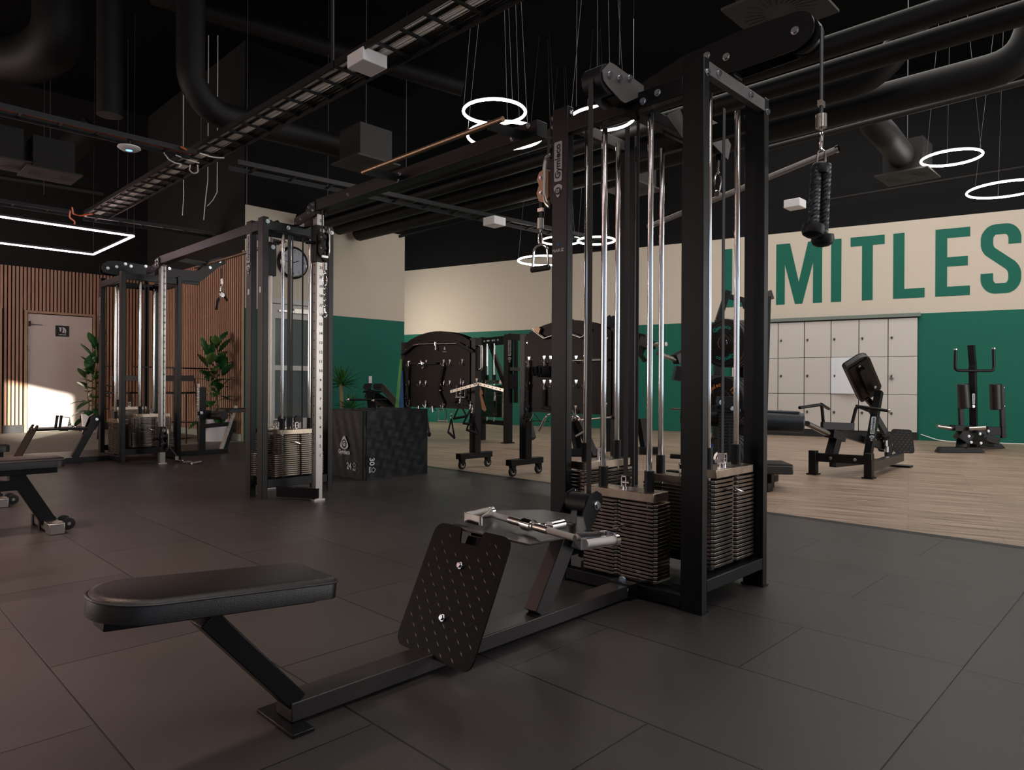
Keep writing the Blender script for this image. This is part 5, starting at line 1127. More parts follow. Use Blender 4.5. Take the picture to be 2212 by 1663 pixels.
# bumper plate tree
ax = V((1, -0.10, 0)).normalized()
tr_ = thing('plate_tree', 'black upright storage tree carrying big bumper plates behind the foreground tower', 'plate rack', (6.45, 3.05, 0))
cps = [D(1566, 741, 6.4), D(1562, 866, 6.35), D(1561, 992, 6.4)]
base = cps[0].copy(); base.z = 0
MB().bx(base.x+.30, base.x+.38, base.y-.04, base.y+.04, 0.05, 1.50).build('post', 'powder', tr_, bevel=0.003)
MB().bx(base.x-.02, base.x+.72, base.y-.04, base.y+.04, 0, 0.07).bx(base.x+.30, base.x+.38, base.y-.35, base.y+.35, 0, 0.06).build('base', 'powder', tr_, bevel=0.003)
for cc in cps: MB().cyl(cc-ax*0.03+V((0, 0, 0)), cc+ax*0.36, 0.0245, seg=20).build('peg', 'chrome', tr_)
def bumper(label, c, rr, th, word, num, mcol, rot=0, group=None, cat='bumper plate'):
    t = thing('bumper_plate', label, cat, c, group); n = -ax
    MB().lathe(c, n, [(-th/2, rr*.5), (-th/2, rr*.97), (-th*.38, rr), (th*.38, rr), (th/2, rr*.97), (th/2, rr*.90), (th*.40, rr*.87), (th*.40, rr*.45), (th/2, rr*.42), (th/2, rr*.12)], 56).build('tyre', 'rubber', t)
    MB().torus(c+n*th*.5, n, rr*.885, 0.0012, 56, 6).build('groove', 'piping', t)
    b = MB().lathe(c, n, [(th/2, 0.078), (th/2+.004, 0.078), (th/2+.004, 0.055), (th/2-.004, 0.05), (th/2-.004, 0.042), (th/2+.006, 0.040), (th/2+.006, 0.028)], 36); b.build('hub', 'chrome', t)
    if word:
        r0 = -Y_-n*(-Y_).dot(n); r0.normalize(); u0 = Z_
        for k, (txt, a0, hh) in enumerate(((word, 90, .050), (num, 10, .055), (word, 270, .050), (num, 190, .055))):
            a0 += rot; b = MB(); step = 17 if len(txt) > 3 else 16
            for i, ch in enumerate(txt):
                a = R(a0+(len(txt)-1)/2*step*0.62-i*step*0.62 if len(txt) > 3 else a0+((len(txt)-1)/2-i)*13)
                rad = r0*math.cos(a)+u0*math.sin(a); rt_ = r0*math.sin(a)-u0*math.cos(a)
                b.text(ch, c+rad*rr*.67+n*(th*.42), rt_, rad, hh*.72, 0.0012, bold=0.03)
            b.build('lettering', mcol, t)
    return t
grp = 'bumper plates on the storage tree'
for cc, rr, col, num, nm, rot in ((cps[0], .226, 'txt_green', '10', 'green', 6), (cps[1], .226, 'txt_orange', '15', 'orange', 30), (cps[2], .226, 'txt_blue', '20', 'blue', -55)):
    where = {'green': 'on the top peg', 'orange': 'on the middle peg', 'blue': 'on the bottom peg'}[nm]
    bumper('front black bumper plate with %s lettering %s of the storage tree' % (nm, where), cc, rr, .055, 'Gymleco', num, col, rot, grp)
    for k in range(3): bumper('plain bumper plate %s behind the front plate %s of the tree' % (('directly', 'second', 'last')[k], where), cc+ax*(0.062+k*0.064), rr, .055, None, None, None, 0, grp)
# hip machine with the wide blue-black roll
hm = thing('hip_thrust_machine', 'hip thrust machine with wide dark blue padded roll and low platform behind the foreground tower', 'gym machine', D(1600, 1010, 6.2)*1.0)
hm.location.z = 0
dh = 6.15
def roll(x0, x1, y0, y1, r_, m_):
    a, c = D(x0, y0, dh+.05), D(x1, y1, dh-.12); MB().cyl(a, c, r_, seg=28).build('thigh_roll', m_, hm, bevel=0.012)
a, c = D(1634, 915, dh), D(1733, 916, dh-.12)
MB().cyl(D(1620, 908, dh), D(1736, 914, dh-.12), 0.088, seg=32).build('thigh_roll', 'leather_blue', hm, bevel=0.012)
MB().bar(D(1620, 893, dh+.03), D(1727, 897, dh-.09), 0.13, 0.07).build('roll_back', 'leather_blue', hm, bevel=0.01)
MB().cyl(D(1470, 896, dh+.15), D(1560, 902, dh+.05), 0.085, seg=32).build('thigh_roll', 'leather', hm, bevel=0.012)
MB().bar(D(1471, 882, dh+.2), D(1600, 888, dh+.05), 0.10, 0.05).build('roll_back', 'leather', hm, bevel=0.01)
MB().cyl(D(1449, 883, dh+.3), D(1475, 884, dh+.2), 0.008, seg=10).build('bar_end', 'bronze', hm)
col = MB().bar(D(1569, 1010, dh-.1), D(1569, 884, dh-.1), 0.14, 0.06, up=-FW).build('height_column', 'powder', hm, bevel=0.003)
b = MB()
for i in range(17):
    y_ = 893+i*6.6; b.bar(D(1552, y_, dh-.14), D(1585, y_, dh-.14), 0.02, 0.012)
b.build('height_notch', 'rubber', col)
MB().bar(D(1551, 869, dh-.18), D(1585, 869, dh-.18), 0.10, 0.10).build('column_head', 'powder', hm, bevel=0.004)
MB().bar(D(1522, 882, dh-.16), D(1594, 884, dh-.18), 0.05, 0.055).build('roll_bracket', 'powder', hm, bevel=0.003)
b = MB().bolt(D(1559, 869, dh-.24), -FW, 0.018); b.bolt(D(1582, 881, dh-.22), -FW, 0.018); b.bolt(D(1531, 880, dh-.2), -FW, 0.014); b.build('bolt', 'bolt', hm)
P = [G(1470, 990, .19), G(1697, 982, .19), G(1690, 974, .19), G(1480, 980, .19)]
w0 = D(1600, 985, 6.35); w0.z = 0.17
pw = V((4.0, 0, 0))
a0, a1 = D(1490, 990, 6.1), D(1700, 990, 6.0)
a0.z = a1.z = 0.175
MB().bar(a0, a1, 0.42, 0.075).build('platform', 'powder_grey', hm, bevel=0.012)
MB().bar(a0+Z_*0.04, a1+Z_*0.04, 0.36, 0.008).build('platform_mat', 'rubber', hm)
for xx in (1453, 1658): q = D(xx, 1040, 6.05); MB().bx(q.x-.03, q.x+.03, q.y-.05, q.y+.05, 0, 0.14).build('foot', 'powder', hm, bevel=0.003)
seg(hm, [(1449, 985, 6.3), (1492, 988, 6.2)], .05, .04, 'base_rail')
cb_ = D(1569, 1000, dh-.1); MB().bx(cb_.x-.05, cb_.x+.05, cb_.y-.40, cb_.y+.40, 0.0, .07).build('base_foot', 'powder', hm, bevel=.003); MB().bx(cb_.x-.04, cb_.x+.04, cb_.y-.04, cb_.y+.04, 0.05, .55).build('column_post', 'powder', hm)
b = MB().torus(OX(1464, 1034, 4.2), Y_, 0.012, 0.003, 14, 6); b.build('cable_loop', 'rubber', hm)
# glute kickback machine
kb = thing('glute_machine', 'black leaning machine with tilted chest pad and tread plates in front of the lockers', 'gym machine', (7.6, 2.4, 0))
fl, fr = G(1757, 1024, 0), G(1877, 1033, 0)
for q in (fl, fr): p_ = MB().bx(q.x-.04, q.x+.04, q.y-.035, q.y+.035, 0.005, 0.24).build('foot_post', 'powder', kb, bevel=0.003); MB().bx(q.x-.06, q.x+.06, q.y-.05, q.y+.05, 0, 0.012).build('foot_plate', 'powder', p_)
MB().bar(fl+Z_*0.175, fr+Z_*0.175, 0.05, 0.085).build('front_beam', 'powder', kb, bevel=0.003)
dv_ = (fr-fl).normalized(); bolts(kb, [fl+dv_*.17+Z_*.175-X_*0.03, fl+dv_*.39+Z_*.175-X_*0.03], (-1, 0, 0), 0.013)
q1_ = G(1945, 1008, 0)
MB().bar(fr+Z_*0.11, V((q1_.x, q1_.y, 0.11)), 0.07, 0.09).build('base_beam', 'powder_grey', kb, bevel=0.003)
MB().bar(fl+Z_*0.11+Y_*-.15+X_*.1, V((q1_.x-.5, q1_.y+.15, 0.10)), 0.07, 0.07).build('base_beam', 'powder_grey', kb, bevel=0.003)
MB().box(q1_+Z_*0.01, (0.12, 0.22, 0.02)).build('foot_plate', 'powder', kb)
K = lambda x, y, d=7.3: D(x, y, d)
def sg(a, c, w, h, name='frame', m_='powder', up=(0, 0, 1)): return MB().bar(a, c, w, h, up=up).build(name, m_, kb, bevel=0.003)
upm = sg(K(1874, 990, 7.1), K(1899, 845, 7.25), .07, .075, 'main_post', 'powder', up=X_)
sg(K(1880, 880, 7.35), K(1912, 935, 7.4), .05, .06, 'rear_brace'); sg(K(1912, 935, 7.4), K(1921, 945, 7.4), .05, .06, 'rear_brace'); sg(K(1919, 940, 7.4), K(1919, 988, 7.4), .05, .06, 'rear_brace')
sg(K(1885, 875, 7.3), K(1872, 860, 7.3), .05, .05, 'pad_stay')
# tilted pad seen from behind
TLp, TRp, BRp_, BLp_ = K(1826, 782, 7.0), K(1874, 776, 7.05), K(1908, 856, 7.45), K(1860, 856, 7.4)
cpd = (TLp+TRp+BRp_+BLp_)/4; uu = ((TRp+TLp)/2-(BRp_+BLp_)/2).normalized(); vv = (TRp-TLp); vv = (vv-uu*vv.dot(uu)).normalized(); nn = uu.cross(vv).normalized()
if nn.dot(FW) < 0: nn = -nn
hgt = ((TRp+TLp)/2-(BRp_+BLp_)/2).length; wdt = 0.26
pd_ = pad(kb, cpd, uu, vv, nn, hgt/2, wdt/2, (0.09, 0.09, 0.03, 0.03), 0.075, 'chest_pad')
MB().box(cpd-nn*0.006, (hgt*.86, wdt*.80, 0.008), (uu, vv, nn)).build('pad_plate', 'powder', kb)
MB().box(cpd-nn*0.03-uu*0.03, (hgt*.72, 0.07, 0.05), (uu, vv, nn)).build('pad_rail', 'powder', kb, bevel=0.003)
b = MB()
for (a_, c_) in ((.36, 0), (-.30, -.02), (-.30, .06), (-.42, .03)): b.bolt(cpd-nn*0.012+uu*a_*hgt+vv*c_, -nn, 0.014)
b.build('bolt', 'bolt', kb)
sg(K(1797, 928, 6.95), K(1925, 970, 7.5), .06, .07, 'lever'); 
sg(K(1795, 985, 6.9), K(1806, 944, 6.95), .09, .09, 'front_post'); sg(K(1792, 935, 6.9), K(1818, 945, 7.0), .10, .09, 'lever_block')
sg(K(1775, 919, 6.85), K(1843, 922, 6.95), .04, .075, 'handle_beam')
MB().cyl(K(1744, 915, 6.6), K(1788, 936, 6.85), 0.0265, seg=20).build('weight_peg', 'satin', kb); b = MB().cyl(K(1740, 914, 6.75), K(1788, 938, 7.0), 0.024, seg=20); b.build('weight_peg', 'satin', kb)
MB().tube([K(1727, 880.5, 6.7), K(1775, 873.5, 6.85), K(1779, 920, 6.9)], 0.016, 12, fillet=0.04).build('handle_bar', 'powder', kb)
MB().tube([K(1774, 873, 6.85), K(1790, 883, 7.2)], 0.016, 12).build('handle_bar', 'powder', kb)
MB().tube([K(1839, 922, 6.95), K(1850, 877, 6.95), K(1920, 887.5, 6.8)], 0.016, 12, fillet=0.04).build('handle_bar', 'powder', kb)
MB().tube([K(1851, 877, 6.95), K(1876, 887, 7.3)], 0.016, 12).build('handle_bar', 'powder', kb)
MB().cyl(K(1919, 887.3, 6.8), K(1923, 888, 6.79), 0.019, seg=14).build('handle_end', 'chrome', kb)
for (cx0, cy0, dd_, W_, H_, yaw_) in ((1950, 953, 7.7, .27, .27, 12), (1908, 955, 7.8, .17, .22, 12)):
    u0 = (Z_*0.97+FW*0.22).normalized(); v0 = (RT*math.cos(R(yaw_))+FW*math.sin(R(yaw_))).normalized(); v0 = (v0-u0*v0.dot(u0)).normalized(); n0 = v0.cross(u0)
    if n0.dot(FW) > 0: n0 = -n0
    plate_tread(kb, D(cx0, cy0, dd_)-u0*H_/2, u0, v0, n0, W_, H_, False, 'kick_plate')
u0 = (q1_-fr); u0.z = 0; u0.normalize(); plate_tread(kb, D(1890, 1000, 7.3)*1.0+V((0, 0, 0)), u0, Z_.cross(u0), Z_, 0.26, 0.45, False, 'standing_plate')
b = MB()
for p in ((1913, 957), (1915, 970)): b.cyl(K(p[0], p[1], 7.35)-Z_*0.03, K(p[0], p[1], 7.35)+Z_*0.03, 0.022, seg=14)
b.build('pivot', 'bolt', kb)
badge(upm, K(1885, 925, 7.0), (K(1889, 900, 7.0)-K(1884, 950, 7.0)), -RT, 0.24)
# standing abductor machine
am = thing('abductor_machine', 'black standing machine with two upright round pads and a U-shaped handlebar against the green wall', 'gym machine', D(2090, 975, 9.8))
am.location.z = 0
A2 = lambda x, y, d=9.6: D(x, y, d)
def s2(a, c, w, h, name='frame', m_='powder', up=(0, 0, 1), bev=.004): return MB().bar(a, c, w, h, up=up).build(name, m_, am, bevel=bev)
def foot2(x0, x1, yb, d):
    a, c = A2(x0, yb, d), A2(x1, yb, d); a.z = c.z = 0; t = (c-a).normalized(); e = FW*0.10
    MB().poly_prism([a+Z_*0.004, c+Z_*0.004, c-t*.07+Z_*0.075, a+t*.05+Z_*0.075], e).build('base_foot', 'powder', am, bevel=0.003)
foot2(2027, 2129, 976, 9.30); foot2(2082, 2173, 966, 10.0)
s2(A2(2077, 972, 9.35), A2(2080, 945, 9.5), .13, .12, 'base_post'); s2(A2(2079, 950, 9.4), A2(2140, 960, 9.9), .1, .08, 'base_beam')
s2(A2(2098, 745, 9.6), A2(2102, 795, 9.6), .08, .09, 'main_post', up=X_); up2 = s2(A2(2101, 793, 9.6), A2(2104, 965, 9.6), .085, .09, 'main_post', up=X_)
s2(A2(2101, 715+75, 9.6), A2(2101, 845, 9.6), .075, .09, 'main_post', up=X_)
MB().tube([A2(2064, 757, 9.5), A2(2063, 800, 9.5), A2(2147, 801, 9.6), A2(2146, 753, 9.6)], 0.021, 12, fillet=0.06).build('handlebar', 'powder', am)
for (x_, y_, d_3) in ((2064, 753, 9.5), (2146.5, 751, 9.6)): MB().cyl(A2(x_, y_+3, d_3), A2(x_, y_, d_3), 0.024, seg=16).build('handle_end', 'satin', am)
for (x0, y0, x1, y1, ax_, d) in ((2080, 829, 2084, 882, 2073, 9.5), (2150, 829, 2152, 885, 2163, 9.7)):
    MB().cyl(A2(x0, y0, d), A2(x1, y1, d), 0.075, seg=28).build('leg_pad', 'leather', am, bevel=0.01)
    s2(A2(ax_, 832, d+.05), A2(ax_+(4 if ax_ < 2100 else 4), 922 if ax_ < 2100 else 946, d+.05), .045, .06, 'pad_arm')
    if ax_ > 2100: b = MB().bolt(A2(2163, 837, d)+RT*.03, RT, .012); b.bolt(A2(2164, 877, d)+RT*.03, RT, .012); b.build('bolt', 'bolt', am)
s2(A2(2057, 924, 9.4), A2(2094, 926, 9.4), .13, .08, 'lever_block'); s2(A2(2070, 935, 9.4), A2(2092, 950, 9.4), .13, .14, 'pivot_block'); s2(A2(2080, 940, 9.4), A2(2118, 945, 9.6), .10, .10, 'lever')
MB().cyl(A2(2024, 920, 9.4), A2(2058, 925, 9.4), 0.027, seg=18).build('weight_peg', 'satin', am); MB().cyl(A2(2094, 926, 9.3), A2(2130, 924, 9.2), 0.027, seg=18).build('weight_peg', 'satin', am)
s2(A2(2128, 930, 9.8), A2(2166, 932, 9.8), .12, .12, 'lever_block'); s2(A2(2125, 945, 9.8), A2(2154, 952, 9.8), .12, .10, 'pivot_block'); s2(A2(2112, 925, 9.7), A2(2122, 945, 9.7), .12, .10, 'pivot_block')
b = MB()
for p in ((2135, 931), (2117, 937), (2093, 942), (2119, 957), (2098, 955), (2103, 878)): b.bolt(A2(p[0], p[1], 9.25), -FW, 0.015)
b.build('bolt', 'bolt', am)
badge(up2, A2(2103, 865, 9.54), Z_, -RT, 0.19)
# thin white cable lying along the wall foot
wc = MB(); PTS = [WP(-0.18, 0.10, 0.03), WP(-0.45, 0.01, 0.10), WP(-0.7, 0.008, 0.16), WP(-1.2, 0.008, 0.10), WP(-1.9, 0.008, 0.06), WP(-3.2, 0.008, 0.06)]
wc.tube(PTS, 0.007, 8, fillet=0.2); tag(wc.build('power_cable', 'cable_white'), 'thin white cable running along the foot of the green wall beside the lockers', 'cable')
# back extension bench behind the jump box
be = thing('back_extension_bench', 'black back extension bench with two split pads seen above the jump box', 'gym machine', G(830, 935, 0))
B2 = lambda x, y, d=8.2: D(x, y, d)
for (x0, x1) in ((783, 800), (804, 823)):
    MB().poly_prism([B2(x0, 836), B2(x0+4, 828.5), B2(x1+4 if x1 > 810 else x1+3, 828.5), B2(x1, 837), B2(x1, 842), B2(x0+5, 842)], (FW*0.9-RT*0.0+Z_*0).normalized()*0.06).build('hip_pad', 'leather', be, bevel=0.004)
MB().poly_prism([B2(825, 829, 8.15), B2(829, 830, 8.2), B2(856, 862, 8.5), B2(852, 877, 8.5), B2(822, 842, 8.15)], FW*0.05).build('side_rail', 'powder_grey', be)
MB().poly_prism([B2(783, 848), B2(786, 843.5), B2(822, 843.5), B2(822, 848), B2(819, 849)], FW*0.10).build('pad_plate', 'powder', be)
MB().bar(B2(797, 850, 8.3), B2(845, 880, 8.6), .12, .10).build('frame', 'powder', be)
MB().bar(B2(800, 850), B2(806, 900), .07, .09).build('post', 'powder', be, bevel=.003); MB().bar(B2(822, 868, 8.5), B2(840, 900, 8.7), .09, .09).build('post', 'powder', be)
a_, c_ = B2(770, 960, 8.0), B2(862, 960, 8.5); a_.z = c_.z = 0.045; MB().bar(a_, c_, .09, .09).build('base', 'powder', be)
for x_, d_ in ((806, 8.2), (840, 8.7)):
    p_ = B2(x_, 898, d_); MB().bar(p_, V((p_.x, p_.y, 0.0)), .08, .08).build('leg', 'powder', be)
MB().cyl(B2(752, 863, 8.0), B2(835, 863, 8.2), 0.013, seg=12).build('handle_bar', 'powder', be)
b = MB().ball(B2(752, 863, 8.0), 0.02); b.ball(B2(806, 865, 8.1), 0.02); b.build('bar_end', 'chrome', be)
MB().bar(B2(828, 881, 8.3), B2(854, 882, 8.5), .10, .03).build('foot_rest', 'powder', be)
# wall switch
p = OY(799, 820, 10.395); tag(MB().box((p.x, 10.388, p.z), (0.065, 0.02, 0.125)).build('wall_switch', 'white_box', bevel=0.003), 'white rectangular wall box on the green wall above the back extension bench', 'wall switch')
# wall clock
ck = thing('wall_clock', 'round wall clock with thick black rim and pale face above the glazed door', 'clock', OY(631, 568, 10.39))
cc = OY(631, 568, 10.395); rr = 0.262
MB().lathe(cc, (0, -1, 0), [(0, rr), (0.05, rr), (0.065, rr*.93), (0.055, rr*.86)], 56).build('rim', 'powder', ck)
MB().torus(cc-Y_*0.058, Y_, rr*.855, 0.010, 56, 8).build('inner_ring', 'chrome', ck)
MB().lathe(cc, (0, -1, 0), [(0.052, rr*.85), (0.0565, rr*.85)], 56).build('face', 'clock_face', ck)
b = MB()
for k in range(1, 13):
    a = R(90-30*k); b.text(str(k), cc-Y_*0.058+X_*math.cos(a)*rr*.68+Z_*math.sin(a)*rr*.68, X_, Z_, 0.040, 0.001)
b.build('numeral', 'black_print', ck)
b = MB(); c6 = cc-Y_*0.061; b.bar(c6-Z_*0.0, c6+V((0.085, 0, 0.035)), 0.002, 0.012, up=Z_); b.bar(c6, c6+V((-0.15, 0, 0.004)), 0.002, 0.008, up=Z_); b.lathe(c6, (0, -1, 0), [(0, 0.012), (0.003, 0.012)], 14); b.build('hand', 'black_print', ck)
# ------------------------------------------------------------------ plants, table, stools
def leaf_mesh(b, base, d, up, L, W, bend=0.25, fold=0.12):
    d = V(d).normalized(); s = d.cross(V(up)).normalized(); n = s.cross(d); rows = []
    for i in range(9):
        t = i/8; w = W*math.sin(math.pi*min(1, t*0.93+0.07))**0.8*(1 if t < .98 else .1)*.5; c = V(base)+d*L*t-Z_*bend*L*t*t
        rows.append([b.bm.verts.new(c-s*w+n*fold*w), b.bm.verts.new(c), b.bm.verts.new(c+s*w+n*fold*w)])
    for a, c in zip(rows, rows[1:]):
        for k in (0, 1): b.bm.faces.new((a[k], a[k+1], c[k+1], c[k]))
def rubber_plant(label, x, y, H, potr, poth, seed, Lf=.30):
    rnd = random.Random(seed); t = thing('rubber_plant', label, 'plant', (x, y, 0), 'tall potted rubber plants')
    MB().lathe((x, y, 0.003), Z_, [(0, potr*.86), (0.02, potr*.88), (poth*.95, potr), (poth, potr), (poth, potr*.92), (poth*.9, potr*.90)], 36).build('pot', 'pot', t)
    MB().lathe((x, y, poth*.9), Z_, [(0, potr*.88), (0.004, potr*.86)], 24).build('soil', 'soil', t)
    stems = []
    for k in range(3):
        a = k*2.2+seed; p = [V((x+math.cos(a)*.05, y+math.sin(a)*.05, poth*.85))]
        top = H*(1, .86, .7)[k]
        for i in range(1, 8): p.append(V((x+math.cos(a)*(.05+.05*i/7)+rnd.uniform(-.015, .015), y+math.sin(a)*(.05+.05*i/7)+rnd.uniform(-.015, .015), poth*.85+(top-poth*.85)*i/7)))
        MB().tube(p, lambda q: 0.016-0.008*q, 8).build('stem', 'bark', t); stems.append((p, top))
    n = 0
    for k, (p, top) in enumerate(stems):
        m_ = (22, 15, 11)[k]
        for i in range(m_):
            f = (i/(m_-1))**.9; q = p[0].lerp(p[-1], f); idx = min(6, int(f*7)); q = p[idx].lerp(p[idx+1], f*7-idx)
            a = i*2.4+k+rnd.uniform(-.3, .3); el = -0.15+1.15*f+rnd.uniform(-.2, .2)
            d = V((math.cos(a)*math.cos(el), math.sin(a)*math.cos(el), math.sin(el)))
            b = MB(); b.tube([q, q+d*0.05], 0.003, 6); leaf_mesh(b, q+d*0.05, d, Z_, Lf*rnd.uniform(.75, 1.1), Lf*.50, bend=.45*(1-f)+.05)
            o = b.build('leaf', 'leaf_light' if rnd.random() < .12 else 'leaf', t, angle=60)
            sdm = o.modifiers.new('thick', 'SOLIDIFY'); sdm.thickness = 0.0015
    return t
pp = G(481, 951, 0)
rubber_plant('tall rubber plant in a white pot at the near end of the slatted wall', 4.37, 10.72, 1.50, 0.185, 0.34, 1, .31)
rubber_plant('second rubber plant in the corner behind the far cable tower', 3.50, 13.9, 1.55, 0.17, 0.34, 5, .30)
yx = V((6.05, 9.75, 0)); yt = thing('yucca_plant', 'spiky green yucca with two stems behind the jump box', 'plant', yx)
MB().lathe(yx, Z_, [(0, .13), (.26, .16), (.26, .145), (.24, .14)], 24).build('pot', 'pot', yt); MB().lathe(yx+Z_*.235, Z_, [(0, .139), (.003, .138)], 20).build('soil', 'soil', yt)
for (dx, dy, h_, n_, Lf) in ((-.03, .03, .90, 46, .42), (.05, -.05, .50, 34, .34)):
    b = MB(); q = yx+V((dx, dy, .22)); tp_ = V((q.x+dx*.3, q.y+dy*.3, h_)); b.tube([q, q.lerp(tp_, .5)+V((.01, 0, 0)), tp_], lambda t: .035-.008*t, 10).build('stem', 'bark', yt)
    rnd = random.Random(int(h_*100)); b = MB()
    for i in range(n_):
        a = rnd.uniform(0, 6.28); el = rnd.uniform(-.1, 1.45); d = V((math.cos(a)*math.cos(el), math.sin(a)*math.cos(el), math.sin(el))); leaf_mesh(b, tp_-Z_*rnd.uniform(0, .05), d, Z_ if el < 1.3 else X_, Lf*rnd.uniform(.7, 1.05), .030, bend=.12*(1.4-el), fold=.5)
    b.build('leaf_crown', 'yucca', yt, angle=60)
# high table with stools near the corner
dt = 11.0
tb = thing('bar_table', 'thin-topped high table on a black pedestal behind the far cable tower', 'table', D(382, 920, dt)); tb.location.z = 0
a, c = D(322, 793, dt+.4), D(432, 796, dt-.2)
MB().bar(a, c, 0.6, 0.022).build('table_top', 'powder', tb); mp_ = a.lerp(c, .52); 
MB().cyl((mp_.x, mp_.y, 0.02), (mp_.x, mp_.y, a.z-0.012), 0.028).build('pedestal', 'powder', tb); MB().lathe((mp_.x, mp_.y, 0.003), Z_, [(0, .24), (.012, .24), (.02, .05)], 28).build('base', 'powder', tb)
def stool(label, x0, x1, d, low):
    t = thing('bar_stool', label, 'bar stool', D((x0+x1)/2, 930, d), 'metal-framed stools at the high table'); t.location.z = 0
    a, c = D(x0, 817, d), D(x1, 817, d); MB().bar(a, c, 0.02, 0.085).build('backrest', 'powder', t, bevel=.004)
    sa, sc_ = D(x0+2, 848, d), D(x1+5, 848, d); z0 = 0.004
    fw = FW*0.38
    for (p_, top, s_) in ((sa, a, -1), (sc_, c, 1)):
        g_ = p_.copy()+(sc_-sa)*0.06*s_; g_.z = z0; MB().tube([top, p_+Z_*0.02, g_], 0.011, 8, fillet=.05).build('leg', 'powder', t)
        g2 = g_-fw*1.0; MB().tube([p_-fw*.85+Z_*0.0, g2], 0.011, 8).build('leg', 'powder', t)
    MB().bar(sa.lerp(sc_, .5)-fw*.42-(sc_-sa)*.5, sa.lerp(sc_, .5)-fw*.42+(sc_-sa)*.5, 0.36, 0.03).build('seat', 'powder', t, bevel=.01)
    q0, q1 = sa.copy(), sc_.copy(); q0.z = q1.z = 0.30; MB().tube([q0-(sc_-sa)*.04, q1+(sc_-sa)*.04], 0.009, 8).build('footrest', 'powder', t)
stool('bar stool with black back band directly in front of the high table', 352, 419, 10.45, 0)
stool('bar stool mostly hidden behind the left posts of the far cable tower', 243, 300, 11.2, 0)
# ------------------------------------------------------------------ lamps
def ring_lamp(label, cx, cy, z, Dm, spread=0.5, tilt=None, group='hanging ring lamps'):
    c = G(cx, cy, z); t = thing('ring_lamp', label, 'ring lamp', c, group)
    MB().torus(c, Z_, Dm/2, 0.0125, 64, 10).build('light_ring', 'ring', t)
    b = MB().torus(c+Z_*0.012, Z_, Dm/2, 0.007, 64, 8); b.build('ring_housing', 'white_box', t)
    for k in range(3):
        a = R(20+120*k); p = c+V((math.cos(a), math.sin(a), 0))*Dm/2; e = c+V((math.cos(a), math.sin(a), 0))*Dm*.12; e.z = CEIL
        MB().tube([p+Z_*.015, e], 0.0018, 5).build('wire', 'wire', t)
    return t
ring_lamp('upper glowing ring lamp of the pair by the near crossover beam', 1068, 242, 3.42, .575)
ring_lamp('lower glowing ring lamp of the pair, crossed by the near crossover beam', 1091, 294, 3.28, .72)
ring_lamp('glowing ring lamp mostly hidden by the top rails of the foreground tower', 1300, 257, 3.5, .62)
ring_lamp('small distant ring lamp passing behind the dealer sticker post, at its left edge', 1213, 520, 3.30, .66)
ring_lamp('small distant ring lamp seen between the guide rods of the foreground tower', 1288, 520, 3.05, .55)
ring_lamp('lowest distant ring lamp, behind the hanging stirrup handle', 1176, 563, 2.78, .80)
ring_lamp('upper right ring lamp hanging high before the lettered wall, complete circle', 2055, 341, 3.6, .62)
ring_lamp('lower right ring lamp cut by the right edge, hanging above the letters', 2172, 409, 3.5, .86)
# two unseen ring lamps added over the viewer to light the ladder cables
for (x_, y_, lab) in ((1.3, -1.2, 'ring lamp hanging behind the viewer over the dark floor'), (-1.4, 1.2, 'ring lamp hanging beside the viewer over the dark floor')):
    c = V((x_, y_, 2.9)); t = thing('ring_lamp', lab, 'ring lamp', c, 'hanging ring lamps')
    MB().torus(c, Z_, .45, .0125, 64, 10).build('light_ring', 'ring', t)
    for k in range(3): a = R(20+120*k); MB().tube([c+V((math.cos(a), math.sin(a), 0))*.45, V((c.x, c.y, CEIL))], .0018, 5).build('wire', 'wire', t)
# suspended LED rectangle
lr = thing('led_frame_lamp', 'pinkish glowing rectangular tube lamp hanging before the slatted wall', 'lamp', (1.0, 11.8, 3.0), 'rectangular tube lamps')
zl = 3.0; xR, yN, yF = 3.24, 10.82, 12.85
for p0, p1 in (((xR, yN), (xR, yF)), ((-2.2, yN), (xR, yN)), ((-2.2, yF), (xR, yF)), ((-2.2, yN), (-2.2, yF))):
    MB().tube([(*p0, zl), (*p1, zl)], 0.011, 8).build('light_tube', 'led', lr)
    MB().bar(V((*p0, zl+.028)), V((*p1, zl+.028)), 0.03, 0.025).build('housing', 'powder', lr)
for p in ((xR, yN), (xR, yF), (1.4, yN), (1.4, yF), (-2, yN), (-2, yF)): MB().tube([(*p, zl+.03), (*p, CEIL)], 0.002, 5).build('wire', 'wire', lr)
# its twin over the benches, just outside the left edge of the picture
l2 = thing('led_frame_lamp', 'twin rectangular tube lamp hanging over the benches', 'lamp', (-1.6, 6.1, 3.0), 'rectangular tube lamps')
for p0, p1 in (((-0.55, 5.2), (-0.55, 6.9)), ((-2.6, 5.2), (-0.55, 5.2)), ((-2.6, 6.9), (-0.55, 6.9)), ((-2.6, 5.2), (-2.6, 6.9))):
    MB().tube([(*p0, zl), (*p1, zl)], 0.016, 8).build('light_tube', 'led_near', l2)
for p in ((-0.55, 5.2), (-0.55, 6.9)): MB().tube([(*p, zl+.01), (*p, CEIL)], 0.002, 5).build('wire', 'wire', l2)
